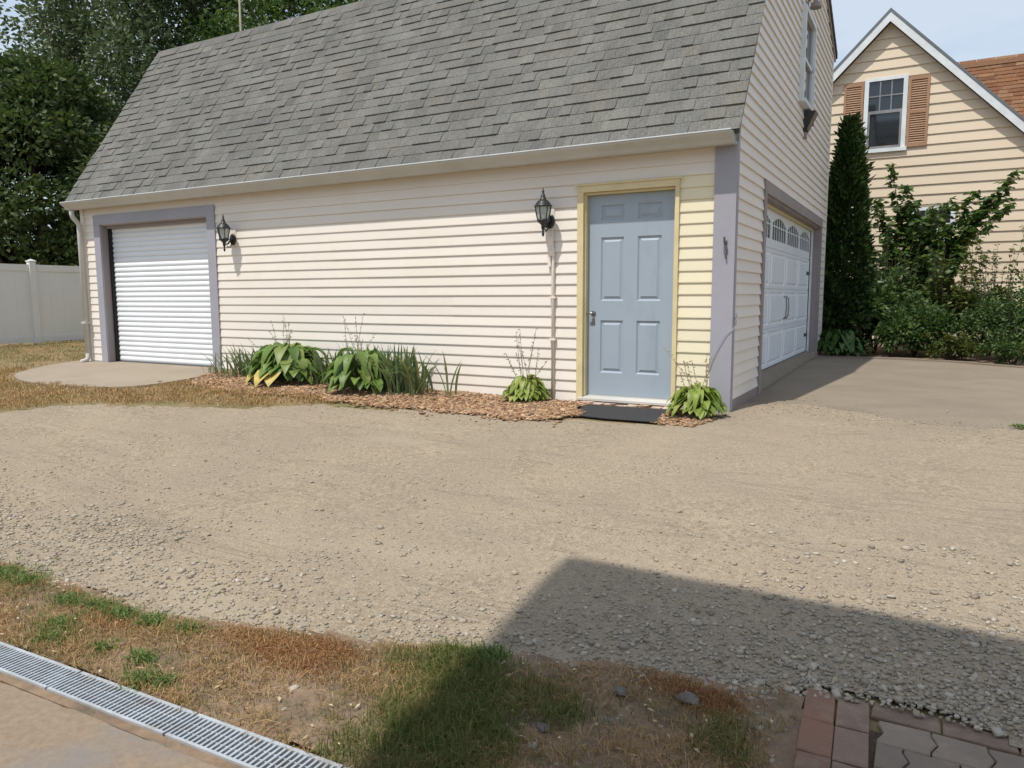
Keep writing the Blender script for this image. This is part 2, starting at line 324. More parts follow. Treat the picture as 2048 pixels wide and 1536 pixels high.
# gravel drive
def gravel_material():
    m, nt, N, L, bs = newmat('crushed_gravel')
    bs.inputs['Roughness'].default_value = 1.0; bs.inputs['Specular IOR Level'].default_value = 0.1
    tc = N.new('ShaderNodeTexCoord')
    def noise(s, d=8, r=0.6):
        n = N.new('ShaderNodeTexNoise'); n.inputs['Scale'].default_value = s; n.inputs['Detail'].default_value = d; n.inputs['Roughness'].default_value = r
        L.new(tc.outputs['Object'], n.inputs['Vector']); return n
    def ramp(src, p0, c0, p1, c1):
        r = N.new('ShaderNodeValToRGB'); e = r.color_ramp.elements
        e[0].position = p0; e[0].color = c4(c0); e[1].position = p1; e[1].color = c4(c1); L.new(src, r.inputs['Fac']); return r.outputs['Color']
    def mix(kind, f, a, b):
        x = N.new('ShaderNodeMixRGB'); x.blend_type = kind
        if isinstance(f, float): x.inputs['Fac'].default_value = f
        else: L.new(f, x.inputs['Fac'])
        L.new(a, x.inputs['Color1'])
        if isinstance(b, tuple): x.inputs['Color2'].default_value = c4(b)
        else: L.new(b, x.inputs['Color2'])
        return x.outputs['Color']
    base = ramp(noise(0.9).outputs['Fac'], 0.35, (0.312, 0.256, 0.188), 0.65, (0.28, 0.232, 0.174))
    vo = N.new('ShaderNodeTexVoronoi'); vo.inputs['Scale'].default_value = 120; L.new(tc.outputs['Object'], vo.inputs['Vector'])
    sep = N.new('ShaderNodeSeparateColor'); L.new(vo.outputs['Color'], sep.inputs['Color'])
    speck = ramp(sep.outputs[0], 0.0, (0.62, 0.62, 0.62), 1.0, (1.38, 1.36, 1.32))
    out = mix('MULTIPLY', 0.52, base, speck)
    vo2 = N.new('ShaderNodeTexVoronoi'); vo2.inputs['Scale'].default_value = 34; L.new(tc.outputs['Object'], vo2.inputs['Vector'])
    sp2 = N.new('ShaderNodeSeparateColor'); L.new(vo2.outputs['Color'], sp2.inputs['Color'])
    big = ramp(sp2.outputs[1], 0.0, (0.66, 0.65, 0.63), 0.9, (1.16, 1.16, 1.15))
    lm = ramp(noise(1.4, 6).outputs['Fac'], 0.46, (0.08, 0.08, 0.08), 0.64, (0.6, 0.6, 0.6))
    out = mix('MULTIPLY', lm, out, big)
    fine = ramp(noise(260, 3).outputs['Fac'], 0.3, (0.7, 0.7, 0.7), 0.7, (1.3, 1.3, 1.3))
    out = mix('MULTIPLY', 0.45, out, fine)
    # long thin dark washes left by wheels and rain
    mp = N.new('ShaderNodeMapping'); mp.inputs['Scale'].default_value = (0.35, 1.7, 1); mp.inputs['Rotation'].default_value = (0, 0, 0.12)
    L.new(tc.outputs['Object'], mp.inputs['Vector'])
    st = N.new('ShaderNodeTexNoise'); st.inputs['Scale'].default_value = 2.3; st.inputs['Detail'].default_value = 10; st.inputs['Roughness'].default_value = 0.72
    L.new(mp.outputs['Vector'], st.inputs['Vector'])
    sm = ramp(st.outputs['Fac'], 0.56, (0, 0, 0), 0.70, (0.5, 0.5, 0.5))
    out = mix('MIX', sm, out, (0.20, 0.172, 0.132))
    mpr = N.new('ShaderNodeMapping'); mpr.inputs['Scale'].default_value = (0.22, 1.15, 1); mpr.inputs['Rotation'].default_value = (0, 0, -0.08)
    L.new(tc.outputs['Object'], mpr.inputs['Vector'])
    rn = N.new('ShaderNodeTexNoise'); rn.inputs['Scale'].default_value = 1.5; rn.inputs['Detail'].default_value = 4; rn.inputs['Roughness'].default_value = 0.55; rn.inputs['Distortion'].default_value = 0.5
    L.new(mpr.outputs['Vector'], rn.inputs['Vector'])
    d1 = N.new('ShaderNodeMath'); d1.operation = 'SUBTRACT'; d1.inputs[1].default_value = 0.5; L.new(rn.outputs['Fac'], d1.inputs[0])
    d2 = N.new('ShaderNodeMath'); d2.operation = 'ABSOLUTE'; L.new(d1.outputs[0], d2.inputs[0])
    line = ramp(d2.outputs[0], 0.0, (0.5, 0.5, 0.5), 0.010, (0, 0, 0))
    gate = ramp(noise(1.1, 4).outputs['Fac'], 0.42, (0, 0, 0), 0.56, (1, 1, 1))
    lg = mix('MULTIPLY', 1.0, line, gate)
    out = mix('MIX', lg, out, (0.20, 0.168, 0.125))  # thin ridge lines, their small shadows put into the colour
    pale = ramp(rn.outputs['Fac'], 0.58, (0, 0, 0), 0.72, (0.45, 0.45, 0.45))
    out = mix('MIX', pale, out, (0.36, 0.305, 0.225))
    L.new(out, bs.inputs['Base Color'])
    b1 = N.new('ShaderNodeBump'); b1.inputs['Strength'].default_value = 0.25; b1.inputs['Distance'].default_value = 0.012
    inv = N.new('ShaderNodeMath'); inv.operation = 'SUBTRACT'; inv.inputs[0].default_value = 1.0; L.new(vo.outputs['Distance'], inv.inputs[1])
    L.new(inv.outputs[0], b1.inputs['Height'])
    b2 = N.new('ShaderNodeBump'); b2.inputs['Strength'].default_value = 0.3; b2.inputs['Distance'].default_value = 0.02
    L.new(noise(30, 6).outputs['Fac'], b2.inputs['Height']); L.new(b1.outputs['Normal'], b2.inputs['Normal'])
    b3 = N.new('ShaderNodeBump'); b3.inputs['Strength'].default_value = 0.35; b3.inputs['Distance'].default_value = 0.03
    L.new(lg, b3.inputs['Height']); L.new(b2.outputs['Normal'], b3.inputs['Normal'])
    L.new(b3.outputs['Normal'], bs.inputs['Normal'])
    return m
M['gravel'] = gravel_material()
GFRONT = [(-14, -5.2), (-2.495, -5.17), (-2.059, -5.162), (-1.612, -5.19), (-1.265, -5.183), (-0.954, -5.124), (-0.536, -5.026), (-0.193, -4.943),
          (0.145, -4.80), (0.287, -4.832), (0.559, -4.756), (0.893, -4.629), (1.063, -4.62), (1.156, -4.637), (1.27, -4.52), (1.42, -4.475), (1.53, -4.46), (2.0, -4.47), (9, -4.5)]
GBACK = [(9, 0.1), (2.36, 0.21), (2.0, 0.06), (1.64, 0.10), (1.236, 0.477), (0.74, 0.65), (0.356, 0.75), (0.02, 0.5), (0.007, -0.332), (-0.36, -0.799), (-0.892, -0.95), (-1.384, -1.016), (-2.162, -1.077),
         (-2.993, -1.173), (-3.875, -1.307), (-4.602, -1.79), (-5.948, -2.177), (-6.74, -2.531), (-7.04, -2.89), (-9, -3.3), (-14, -3.9)]
GPOLY = GFRONT + GBACK
gridsheet('gravel_drive', GPOLY, 0.05, 0.004, M['gravel'], jagged=0.045)

# concrete driveway by the big garage door
def flat_sheet(name, poly, off, m, thick=0.0):
    V = [(x, y, float(gz(x, y)) + off) for x, y in poly]; n = len(V)
    F = [tuple(range(n))]
    if thick:
        V += [(x, y, z - thick) for x, y, z in V[:n]]
        F += [(i, (i + 1) % n, (i + 1) % n + n, i + n) for i in range(n)]
        F = [F[0]] + [tuple(reversed(f)) for f in F[1:]]
    return tag(mk(name, V, F, m), kind='structure')
DRIVE = [(-0.02, 0.0), (9, 0.0), (9, 4.4), (4.2, 4.7), (2.83, 5.385), (1.95, 6.02), (1.27, 6.18), (0.7, 6.23), (-0.02, 6.2)]
def sheetgrid(name, poly, nx, ny, off, m):
    return gridsheet(name, poly, 0.1, off, m, wobble=False)
gridsheet('concrete_driveway', [(-0.02, -0.4), (9, -0.4), (9, 4.4), (4.2, 4.7), (2.83, 5.385), (1.95, 6.02), (1.27, 6.18), (0.7, 6.23), (-0.02, 6.2)], 0.07, -0.003, M['concrete'], wobble=False)
kerbP = [(9, 4.4), (4.2, 4.7), (2.83, 5.385), (1.95, 6.02), (1.27, 6.18), (0.7, 6.23), (0.0, 6.2)]
KV = [];
for (x, y) in kerbP:
    z = float(gz(x, y)); KV += [(x, y - 0.05, z - 0.05), (x, y - 0.05, z + 0.02), (x, y + 0.07, z + 0.02), (x, y + 0.07, z - 0.05)]
KF = [(4 * i + j, 4 * i + (j + 1) % 4, 4 * i + 4 + (j + 1) % 4, 4 * i + 4 + j) for i in range(len(kerbP) - 1) for j in range(4)]
tag(mk('driveway_edge', KV, KF, M['concrete']), kind='structure')
gridsheet('planting_bed', [(0.05, 6.27), (1.0, 6.25), (2.0, 6.05), (2.9, 5.45), (4.2, 4.8), (9, 4.5), (9, 10.1), (-3, 10.1), (-3, 7), (0.05, 7)], 0.12, 0.0, M['soil'], jagged=0.0)

# concrete pad at the roll-up door
def chaikin(p, n=2):
    for _ in range(n):
        q = []
        for i in range(len(p)):
            a, b = p[i], p[(i + 1) % len(p)]
            q += [(a[0] * .75 + b[0] * .25, a[1] * .75 + b[1] * .25), (a[0] * .25 + b[0] * .75, a[1] * .25 + b[1] * .75)]
        p = q
    return p
PAD = [(-10.35, 0.02), (-10.25, -0.45), (-9.95, -1.25), (-9.3, -1.55), (-8.7, -1.67), (-8.1, -1.68), (-7.475, -1.62), (-6.95, -1.46), (-6.68, -0.95), (-6.72, -0.3), (-6.95, 0.02)]
flat_sheet('concrete_pad', [(x, min(y, 0.19)) for x, y in chaikin([(-10.35, 0.4)] + PAD[1:-1] + [(-6.9, 0.4)])], 0.018, M['pad'], 0.05)
jq = [(-8.42, .18), (-8.40, .18), (-8.16, -1.66), (-8.18, -1.66)]
mk('expansion_joint', [(x, y, float(gz(x, y)) + .0195) for x, y in jq], [(0, 1, 2, 3)], M['channel'] if 'channel' in M else M['dark'], bpy.data.objects['concrete_pad'])
# patio slab lower left
SLAB = [(-9, -5.81), (-1.27, -5.785), (-0.66, -5.755), (-0.05, -5.727), (0.42, -5.70), (0.42, -12), (-9, -12)]
SLAB = [(-9, -5.81)] + [(x, float(np.interp(x, [-1.27, -.66, -.05, .42], [-5.806, -5.779, -5.756, -5.730])) + random.uniform(-.006, .004)) for x in np.arange(-2.6, .43, .05)] + SLAB[-2:]
flat_sheet('patio_slab', SLAB, 0.012, M['slab'], 0.06)
gridsheet('mulch_bed', [(-6.7, -0.9), (-6.45, -0.95), (-5.6, -1.1), (-4.77, -1.08), (-3.84, -1.0), (-3.1, -1.0), (-2.2, -1.02), (-1.45, -0.95), (-1.3, -0.7), (-1.5, -0.02), (-6.95, -0.02), (-6.72, -0.3)], 0.05, 0.008, M['mulch_soil'], jagged=0.05)
gridsheet('verge_soil', [(-14, -5.16), (-2.495, -5.13), (-1.265, -5.14), (-0.536, -4.99), (0.145, -4.78), (0.893, -4.60), (1.31, -4.55), (1.335, -4.75), (1.37, -5.3), (1.40, -9), (0.55, -9), (0.55, -5.56), (-0.4, -5.596), (-2.4, -5.666), (-14, -6.05)], 0.04, 0.009, M['soil'], jagged=0.02)

# ------------------------------------------------------------------ siding
def plank(mapf, u0, u1, zb, zt, out=0.016):
    prof = [(0, zb), (out, zb), (out, zb + 0.010), (0.004, zt + 0.006), (0, zt + 0.006)]
    V = [mapf(u0(z), d, z) for d, z in prof] + [mapf(u1(z), d, z) for d, z in prof]
    F = [(4, 3, 2, 1, 0), (5, 6, 7, 8, 9)] + [(i, (i + 1) % 5, (i + 1) % 5 + 5, i + 5) for i in range(5)]
    return V, F
def siding(T, parent, mapf, u0f, u1f, zstart, ztop, e, openings, matf, out=0.016, seam=True):
    z = zstart; row = 0; cut = 0.5
    while z < ztop - 0.02:
        zt = min(z + e, ztop)
        segs = [(None, None)]
        for (a, b, c, d) in openings:
            ov = min(zt, d) - max(z, c)
            if ov > 0.5 * (zt - z):
                new = []
                for (s, t) in segs:
                    lo = u0f(z) if s is None else s; hi = u1f(z) if t is None else t
                    if b <= lo or a >= hi: new.append((s, t)); continue
                    if a > lo + 0.005: new.append((s, a))
                    if b < hi - 0.005: new.append((b, t))
                segs = new
        if seam and row % 2 == 0: cut = random.uniform(0.28, 0.72)
        row += 1
        for (s, t) in segs:
            f0 = u0f if s is None else (lambda zz, s=s: s)
            f1 = u1f if t is None else (lambda zz, t=t: t)
            if f1(zt) - f0(zt) < 0.02 and f1(z) - f0(z) < 0.02: continue
            mid = 0.5 * (f0(z) + f1(z)); o_ = out + random.uniform(-.0008, .0008)
            if seam and f1(z) - f0(z) > 4.0 and f1(zt) - f0(zt) > 3.0:
                c_ = f0(z) + cut * (f1(z) - f0(z))
                T.part('siding_plank', plank(mapf, f0, lambda zz: c_, z, zt, o_), matf(mid), parent)
                T.part('siding_plank', plank(mapf, lambda zz: c_ - .02, f1, z + .0006, zt, o_ + .0022), matf(mid), parent)
            else:
                T.part('siding_plank', plank(mapf, f0, f1, z, zt, o_), matf(mid), parent)
        z += e

# ------------------------------------------------------------------ garage
GX0 = -10.05; GD = 6.75
G = Thing('garage', 'cream sided garage with grey gambrel roof, blue side door and white roll-up door', 'garage', (-5.0, 3.4, 0.0))
E_ = 0.11144; ZL = 1.0361 - 10 * E_
KR = 1.5; ZE = 2.77                       # roof plane: z = ZE + KR*y
YB = 1.55; ZB = ZE + KR * YB              # break of the gambrel
YR, ZR = 4.15, 6.18; YK, ZK = 6.78, 5.09  # ridge and raised rear eave
# walls behind the siding
RD = (-9.595, -7.15, 0.0, 2.13)           # roll-up door opening
SD = (-1.50, -0.54, -0.03, 2.075)         # side door opening
fw_core = join(box(GX0, RD[0], 0.001, 0.19, -0.15, 2.5), box(RD[1], SD[0], 0.001, 0.19, -0.15, 2.5), box(SD[1], 0.0, 0.001, 0.19, -0.15, 2.5),
               box(RD[0], RD[1], 0.001, 0.19, RD[3], 2.5), box(SD[0], SD[1], 0.001, 0.19, SD[3], 2.5), box(SD[0], SD[1], 0.001, 0.19, -0.15, -0.06))
front = G.part('front_wall', fw_core, M['siding'])
fmap = lambda u, d, z: (u, -d, z)
siding(G, front, fmap, lambda z: GX0 + 0.02, lambda z: -0.17, ZL, 2.415, E_,
       [(-9.70, -7.02, -0.2, 2.25), (-1.535, -0.53, -0.2, 2.10)], lambda m: M['siding_yellow'] if m > -0.6 else M['siding'], out=0.0165)
# side (gable) wall
GDO = (1.40, 6.05, 0.10, 2.12)            # big door opening
SW = (3.38, 4.22, 3.55, 4.62)             # upper window
def y0f(z): return max(0.0, (z - ZE + 0.06) / KR) if z < ZB else YB + (z - ZB) / (ZR - ZB) * (YR - YB)
def y1f(z): return GD if z < ZK - 0.05 else GD - (z - ZK + 0.05) / (ZR - ZK) * (YK - YR)
gable = [(0.0, -0.15), (GDO[0], -0.15), (GDO[0], GDO[3]), (GDO[1], GDO[3]), (GDO[1], -0.15), (GD, -0.15), (GD, ZK - 0.06), (YR, ZR - 0.06), (YB, ZB - 0.06), (0.0, ZE - 0.07)]
side = G.part('side_wall', prism(gable, -0.13, -0.001, 'x'), M['siding'])
smap = lambda u, d, z: (d, u, z)
siding(G, side, smap, lambda z: max(0.06, y0f(z)), y1f, ZL + E_, 6.1, E_, [(1.31, 6.14, -0.2, 2.22), (3.33, 4.27, 3.50, 4.66)], lambda m: M['siding'], out=0.023)
G.part('left_wall', prism([(0.0, -0.15), (GD, -0.15), (GD, ZK - 0.06), (YR, ZR - 0.06), (YB, ZB - 0.06), (0.0, ZE - 0.07)], GX0, GX0 + 0.12, 'x'), M['siding'])
G.part('rear_wall', box(GX0, 0, GD - 0.12, GD - 0.001, -0.15, ZK - 0.05), M['siding'])
G.part('floor_slab', box(GX0 + .13, -0.135, 0.2, GD - .13, -0.12, 0.06), M['inside'])
G.part('foundation', join(box(GX0, RD[0] - 0.14, -0.012, 0.0, -0.2, ZL + .03), box(RD[1] + 0.16, SD[0] - .06, -0.012, 0.0, -0.2, ZL + .03), box(SD[1] + .03, -0.17, -0.012, 0.0, -0.2, ZL + .03),
       box(0.0, 0.018, 0.0, 1.30, -0.2, ZL + E_ + .004), box(0.0, 0.018, 6.15, 6.75, -0.2, ZL + E_ + .004)), M['rake'])
# corner post and trims
G.part('corner_post', join(box(-0.178, 0.024, -0.034, 0.0, -0.14, 2.42), box(0.0, 0.026, 0.0, 0.062, -0.14, 2.62)), M['trim'])
G.part('corner_post', box(GX0 - 0.02, GX0 + 0.06, -0.03, 0.0, -0.1, 2.42), M['siding'])
G.part('corner_post', box(0.0, 0.024, GD - 0.07, GD + 0.02, -0.1, ZK - .1), M['siding'])
# roof: structural slabs
ov = 0.06; XL = -10.18
front_slab = [(-0.18, ZE - 0.18 * KR - 0.012), (YB, ZB - 0.012), (YR, ZR - 0.012), (YK + .14, ZK - 0.07), (YK + .14, ZK - 0.13), (YR, ZR - 0.075), (YB - 0.02, ZB - 0.08), (-0.15, ZE - 0.15 * KR - 0.085)]
roof = G.part('roof', prism(front_slab, XL, ov, 'x'), M['roofing'])
G.part('rake_board', join(prism([(-0.13, ZE - 0.13 * KR - 0.09), (YB - .015, ZB - 0.085), (YB - .015, ZB - 0.165), (-0.13, ZE - 0.13 * KR - 0.175)], 0.0175, 0.040, 'x'),
                          prism([(YB - .015, ZB - 0.085), (YR, ZR - .08), (YK + .1, ZK - .125), (YK + .1, ZK - .19), (YR, ZR - .155), (YB - .015, ZB - 0.165)], 0.0175, 0.040, 'x')), M['rake'])
# shingles
EXP = 0.148; SLN = math.hypot(YB + .18, (YB + .18) * KR)
sdir = Vector((0, 1, KR)).normalized(); snor = Vector((0, -KR, 1)).normalized()
def shingle_mesh(w, t=0.013):
    g_ = 0.0006
    V = [(g_, 0, 0.003), (w - g_, 0, 0.003), (w - g_, 0, 0.003 + t), (g_, 0, 0.003 + t), (g_, EXP + .04, 0.0), (w - g_, EXP + .04, 0.0), (w - g_, EXP + .04, 0.003), (g_, EXP + .04, 0.003)]
    m = mesh(V, [(0, 1, 2, 3), (4, 7, 6, 5), (3, 2, 6, 7), (0, 4, 5, 1), (0, 3, 7, 4), (1, 5, 6, 2)]); m.name = 'shingle'; m.materials.append(M['shingle'])
    return m, V
WS = [0.09, 0.12, 0.155, 0.19, 0.24]
SM = [[shingle_mesh(w, t) for t in (0.007, 0.0175)] for w in WS]
pieces = []
nrow = int(SLN / EXP) + 1
for r in range(nrow):
    x = ov + 0.012; 
    while x > XL + 0.0:
        wi = random.choices(range(5), [2, 3, 3, 3, 1])[0]; w = WS[wi]
        if x - w < XL - 0.02:
            w = max(x - XL + 0.008, .02); wi = min(range(5), key=lambda k: abs(WS[k] - w))
        s = r * EXP - 0.015
        base = Vector((x - w, -0.18, ZE - 0.18 * KR)) + sdir * s + snor * (0.001 + random.uniform(0, 0.0025))
        d = (base - Vector(CAM)).length
        pieces.append((d, wi, random.choice((0, 1)), base, w / WS[wi])); x -= w
pieces.sort(key=lambda p: p[0])
SMX = lambda b, k=1.0: Matrix(((k, sdir.x, snor.x, b.x), (0, sdir.y, snor.y, b.y), (0, sdir.z, snor.z, b.z), (0, 0, 0, 1)))
gl = Matrix.Translation(-Vector(G.loc))
for d, wi, ti, b, k_ in pieces[:300]:
    G.inst('shingle', SM[wi][ti][0], gl @ SMX(b, k_), roof)
RV, RF = [], []
sf = [(0, 1, 2, 3), (4, 7, 6, 5), (3, 2, 6, 7), (0, 4, 5, 1), (0, 3, 7, 4), (1, 5, 6, 2)]
for d, wi, ti, b, k_ in pieces[300:]:
    n = len(RV); mm = SMX(b, k_)
    RV += [tuple(mm @ Vector(v)) for v in SM[wi][ti][1]]; RF += [tuple(i + n for i in f) for f in sf]
G.part('shingles', (RV, RF), M['shingle'], roof, kind='stuff')
# upper roof covering (hidden pitch) as courses
UV = []; UF = []
for (ya, za, yb, zb) in ((YB, ZB, YR, ZR), (YK + .14, ZK - .058, YR, ZR)):
    L_ = math.hypot(yb - ya, zb - za); k = int(L_ / EXP)
    for i in range(k):
        t0, t1 = i / k, (i + 1.2) / k; n = len(UV)
        for t, h in ((t0, 0.014), (min(t1, 1), 0.002)):
            yy = ya + (yb - ya) * t; zz = za + (zb - za) * t
            UV += [(XL, yy, zz + h), (ov, yy, zz + h)]
        UF.append((n, n + 1, n + 3, n + 2))
G.part('upper_roof_courses', (UV, UF), M['shingle'], roof)
# fascia, soffit, gutter, downspout
G.part('fascia', box(XL + .02, 0.03, -0.135, -0.112, 2.372, 2.50), M['gutter'])
G.part('soffit', box(XL + .02, 0.02, -0.112, -0.001, 2.395, 2.41), M['soffit'])
go = [(-0.137, 2.478), (-0.137, 2.374), (-0.180, 2.374), (-0.196, 2.388), (-0.212, 2.41), (-0.246, 2.436), (-0.270, 2.456), (-0.278, 2.474), (-0.266, 2.476)]
gi = [(-0.266, 2.472), (-0.272, 2.470), (-0.265, 2.460), (-0.241, 2.440), (-0.206, 2.414), (-0.190, 2.392), (-0.177, 2.379), (-0.142, 2.379), (-0.142, 2.478)]
gut = G.part('gutter', prism(go + gi, -10.16, 0.012, 'x'), M['gutter'])
G.part('gutter_lip_highlight', box(-10.16, 0.012, -0.283, -0.262, 2.4765, 2.486), M['house_white'], gut)  # whiter lip strip paints the sun highlight above the greyer gutter face
capo = [(-0.136, 2.482)] + go[1:8]
G.part('gutter_end_cap', prism(capo, 0.012, 0.018, 'x'), M['gutter'], gut)
G.part('gutter_end_cap', prism(capo, -10.166, -10.16, 'x'), M['gutter'], gut)
def rtube(P, a, b):
    """rectangular spout along P"""
    V, F = [], []
    for (x, y, z, tx, tz) in P:
        l = math.hypot(tx, tz); nx, nz = tz / l, -tx / l
        for sx, sy in ((-1, -1), (1, -1), (1, 1), (-1, 1)):
            V.append((x + nx * sx * a, y + sy * b, z + nz * sx * a))
    for i in range(len(P) - 1):
        for j in range(4): F.append((i * 4 + j, i * 4 + (j + 1) % 4, i * 4 + 4 + (j + 1) % 4, i * 4 + 4 + j))
    F += [(3, 2, 1, 0), tuple(range(len(P) * 4 - 4, len(P) * 4))]
    return V, F
ds = G.part('downspout', join(tube([(-10.02, -0.185, 2.36), (-10.02, -0.185, 2.30), (-10.02, -0.17, 2.255), (-10.02, -0.11, 2.19), (-10.02, -0.085, 2.15), (-10.02, -0.083, 2.08), (-10.02, -0.083, 0.14)], 0.036, 10)), M['gutter'], smooth=True)
G.part('strap', join(box(-10.075, -9.965, -0.125, -0.03, 0.62, 0.65)), M['gutter'], ds)
G.part('elbow', tube([(-10.02, -0.083, 0.15), (-10.02, -0.083, 0.08), (-10.02, -0.11, 0.04), (-10.02, -0.2, 0.02)], 0.037, 10), M['gutter'], ds, smooth=True)

# roll-up door
RY = 0.155
rd = G.part('rollup_door', box(RD[0] + .02, RD[1] - .02, RY + .013, RY + .02, 0.03, 2.13), M['dark'])
G.part('guide_rail', box(RD[0], RD[0] + 0.045, 0.10, 0.188, 0.0, 2.13), M['dark'], rd)
G.part('guide_rail', box(RD[1] - 0.03, RD[1], 0.11, 0.188, 0.0, 2.13), M['dark'], rd)
SLH = 0.0765; k = 0
while 0.035 + k * SLH < 2.12:
    z0 = 0.035 + k * SLH; P = []
    for i in range(8):
        t = i / 7; P.append((RY - 0.013 * math.sin(math.pi * min(1, t * 1.08)) ** 0.8 if t < 0.93 else RY + 0.001, z0 + t * SLH * 0.985))
    P += [(RY + 0.012, z0 + SLH * .985), (RY + 0.012, z0)]
    G.part('slat', prism(P, RD[0] + 0.02, RD[1] - 0.02, 'x'), M['white_metal'], rd); k += 1
G.part('bottom_bar', join(box(RD[0] + .02, RD[1] - .02, RY - 0.03, RY + .02, 0.012, 0.034), box(RD[0] + .02, RD[1] - .02, RY - 0.022, RY + .01, 0.0, 0.0118)), M['pewter'], rd)
G.part('header_flashing', box(RD[0] + .02, RD[1] - .02, 0.06, 0.15, 2.085, 2.128), M['trim_shaded'], rd)
G.part('door_trim', box(-9.738, -9.59, -0.032, 0.001, -0.05, 2.135), M['trim'])
G.part('door_trim', box(-7.155, -6.995, -0.032, 0.001, -0.05, 2.135), M['trim'])
G.part('door_trim', box(-9.738, -6.995, -0.034, 0.001, 2.1352, 2.285), M['trim'])
G.part('door_jamb', join(box(-9.61, -9.588, 0.0012, 0.188, -0.02, 2.134), box(-7.157, -7.14, 0.0012, 0.188, -0.02, 2.134), box(-9.588, -7.157, 0.0012, 0.06, 2.118, 2.134)), M['trim_shaded'])

# blue six-panel side door
DX0, DX1, DZ0, DZ1, DY = -1.478, -0.562, 0.0, 2.035, 0.062
px = [(0.14, 0.385), (0.531, 0.776)]; pz = [(0.10, 0.25), (0.42, 1.06), (1.26, 1.80)]   # from left / from top
cells = []
xs = [0, .14, .385, .531, .776, DX1 - DX0]; zs = [0, .10, .25, .42, 1.06, 1.26, 1.80, DZ1 - DZ0]
for i in range(5):
    if i in (1, 3):
        for j in (0, 2, 4, 6): cells.append(box(DX0 + xs[i], DX0 + xs[i + 1], DY, DY + .04, DZ1 - zs[j + 1], DZ1 - zs[j]))
    else: cells.append(box(DX0 + xs[i], DX0 + xs[i + 1], DY, DY + .04, DZ0, DZ1))
dr = G.part('side_door', join(*cells), M['door'])
for a, b in px:
    for c, d in pz:
        X0, X1, Z1, Z0 = DX0 + a, DX0 + b, DZ1 - c, DZ1 - d
        V = []
        for ins, dep in ((0, 0.001), (0.012, 0.014), (0.022, 0.014), (0.045, 0.003)):
            V += [(X0 + ins, DY + dep, Z0 + ins), (X1 - ins, DY + dep, Z0 + ins), (X1 - ins, DY + dep, Z1 - ins), (X0 + ins, DY + dep, Z1 - ins)]
        F = [(4 * r + j, 4 * r + (j + 1) % 4, 4 * r + 4 + (j + 1) % 4, 4 * r + 4 + j) for r in range(3) for j in range(4)] + [(12, 13, 14, 15)]
        G.part('panel', (V, F), M['door'], dr)
hx, hz = DX0 + 0.062, 0.845
ho = G.part('handle', lathe([(0.028, 0), (0.028, 0.008), (0.012, 0.012)], (0, 0, 0), 14), M['pewter'], dr)
ho.data.transform(Matrix.Translation(Vector(G.loc)))
ho.matrix_local = Matrix.Translation(Vector((hx, DY, hz)) - Vector(G.loc)) @ Matrix.Rotation(math.radians(90), 4, 'X')
G.part('lever', join(tube([(hx, DY, hz), (hx, DY - 0.05, hz), (hx - 0.02, DY - 0.055, hz + .002), (hx - 0.055, DY - 0.05, hz)], 0.009, 8), box(hx - .017, hx + .017, DY - .006, DY, hz - .12, hz - .05)), M['pewter'], dr)
G.part('threshold', join(prism([(-0.055, -0.052), (0.19, -0.052), (0.19, -0.012), (0.02, -0.012), (-0.055, -0.03)], DX0 - 0.06, DX1 + 0.06, 'x'), box(DX0, DX1, DY - .008, DY + .03, -0.0118, -0.002)), M['gutter'], dr)
cas = join(box(-1.563, -1.497, -0.036, 0.001, -0.055, 2.062), box(-0.545, -0.507, -0.036, 0.001, -0.055, 2.062), box(-1.563, -0.507, -0.038, 0.001, 2.0622, 2.14),
           box(-1.590, -0.480, -0.050, -0.0382, 2.128, 2.145))
G.part('door_casing', cas, M['casing'])
G.part('door_casing', join(box(-1.502, -1.480, 0.0012, 0.188, -0.01, 2.06), box(-0.560, -0.538, 0.0012, 0.188, -0.01, 2.06), box(-1.48, -0.56, 0.0012, 0.188, 2.038, 2.06)), M['casing'])
# broken concrete stoop under the threshold
sp = []
for i in range(9):
    x0 = -1.60 + i * 0.125; w = 0.125 * random.uniform(0.8, 1.15); d = random.uniform(0.07, 0.16); h = random.uniform(-0.075, -0.056)
    q = [(x0, -0.05), (x0 + w, -0.05), (x0 + w - .02, -0.05 - d * random.uniform(.6, 1)), (x0 + .02, -0.05 - d)]
    sp.append(prism(q, -0.2, h, 'z'))
G.part('stoop', join(*sp), M['broken'])
# conduit by the lantern
cdt = G.part('conduit', tube([(-1.835, -0.036, -0.06), (-1.835, -0.036, 1.47), (-1.842, -0.036, 1.52), (-1.85, -0.036, 1.72)], 0.0165, 10), M['pvc'], smooth=True)
G.part('conduit_body', join(box(-1.893, -1.855, -0.05, -0.016, 1.33, 1.64), box(-1.865, -1.82, -0.055, -0.016, 1.44, 1.50)), M['pvc'], cdt)
G.part('strap', box(-1.875, -1.80, -0.056, -0.014, 0.56, 0.58), M['pvc'], cdt)
G.part('strap', box(-1.875, -1.80, -0.056, -0.014, 1.0, 1.02), M['pvc'], cdt)
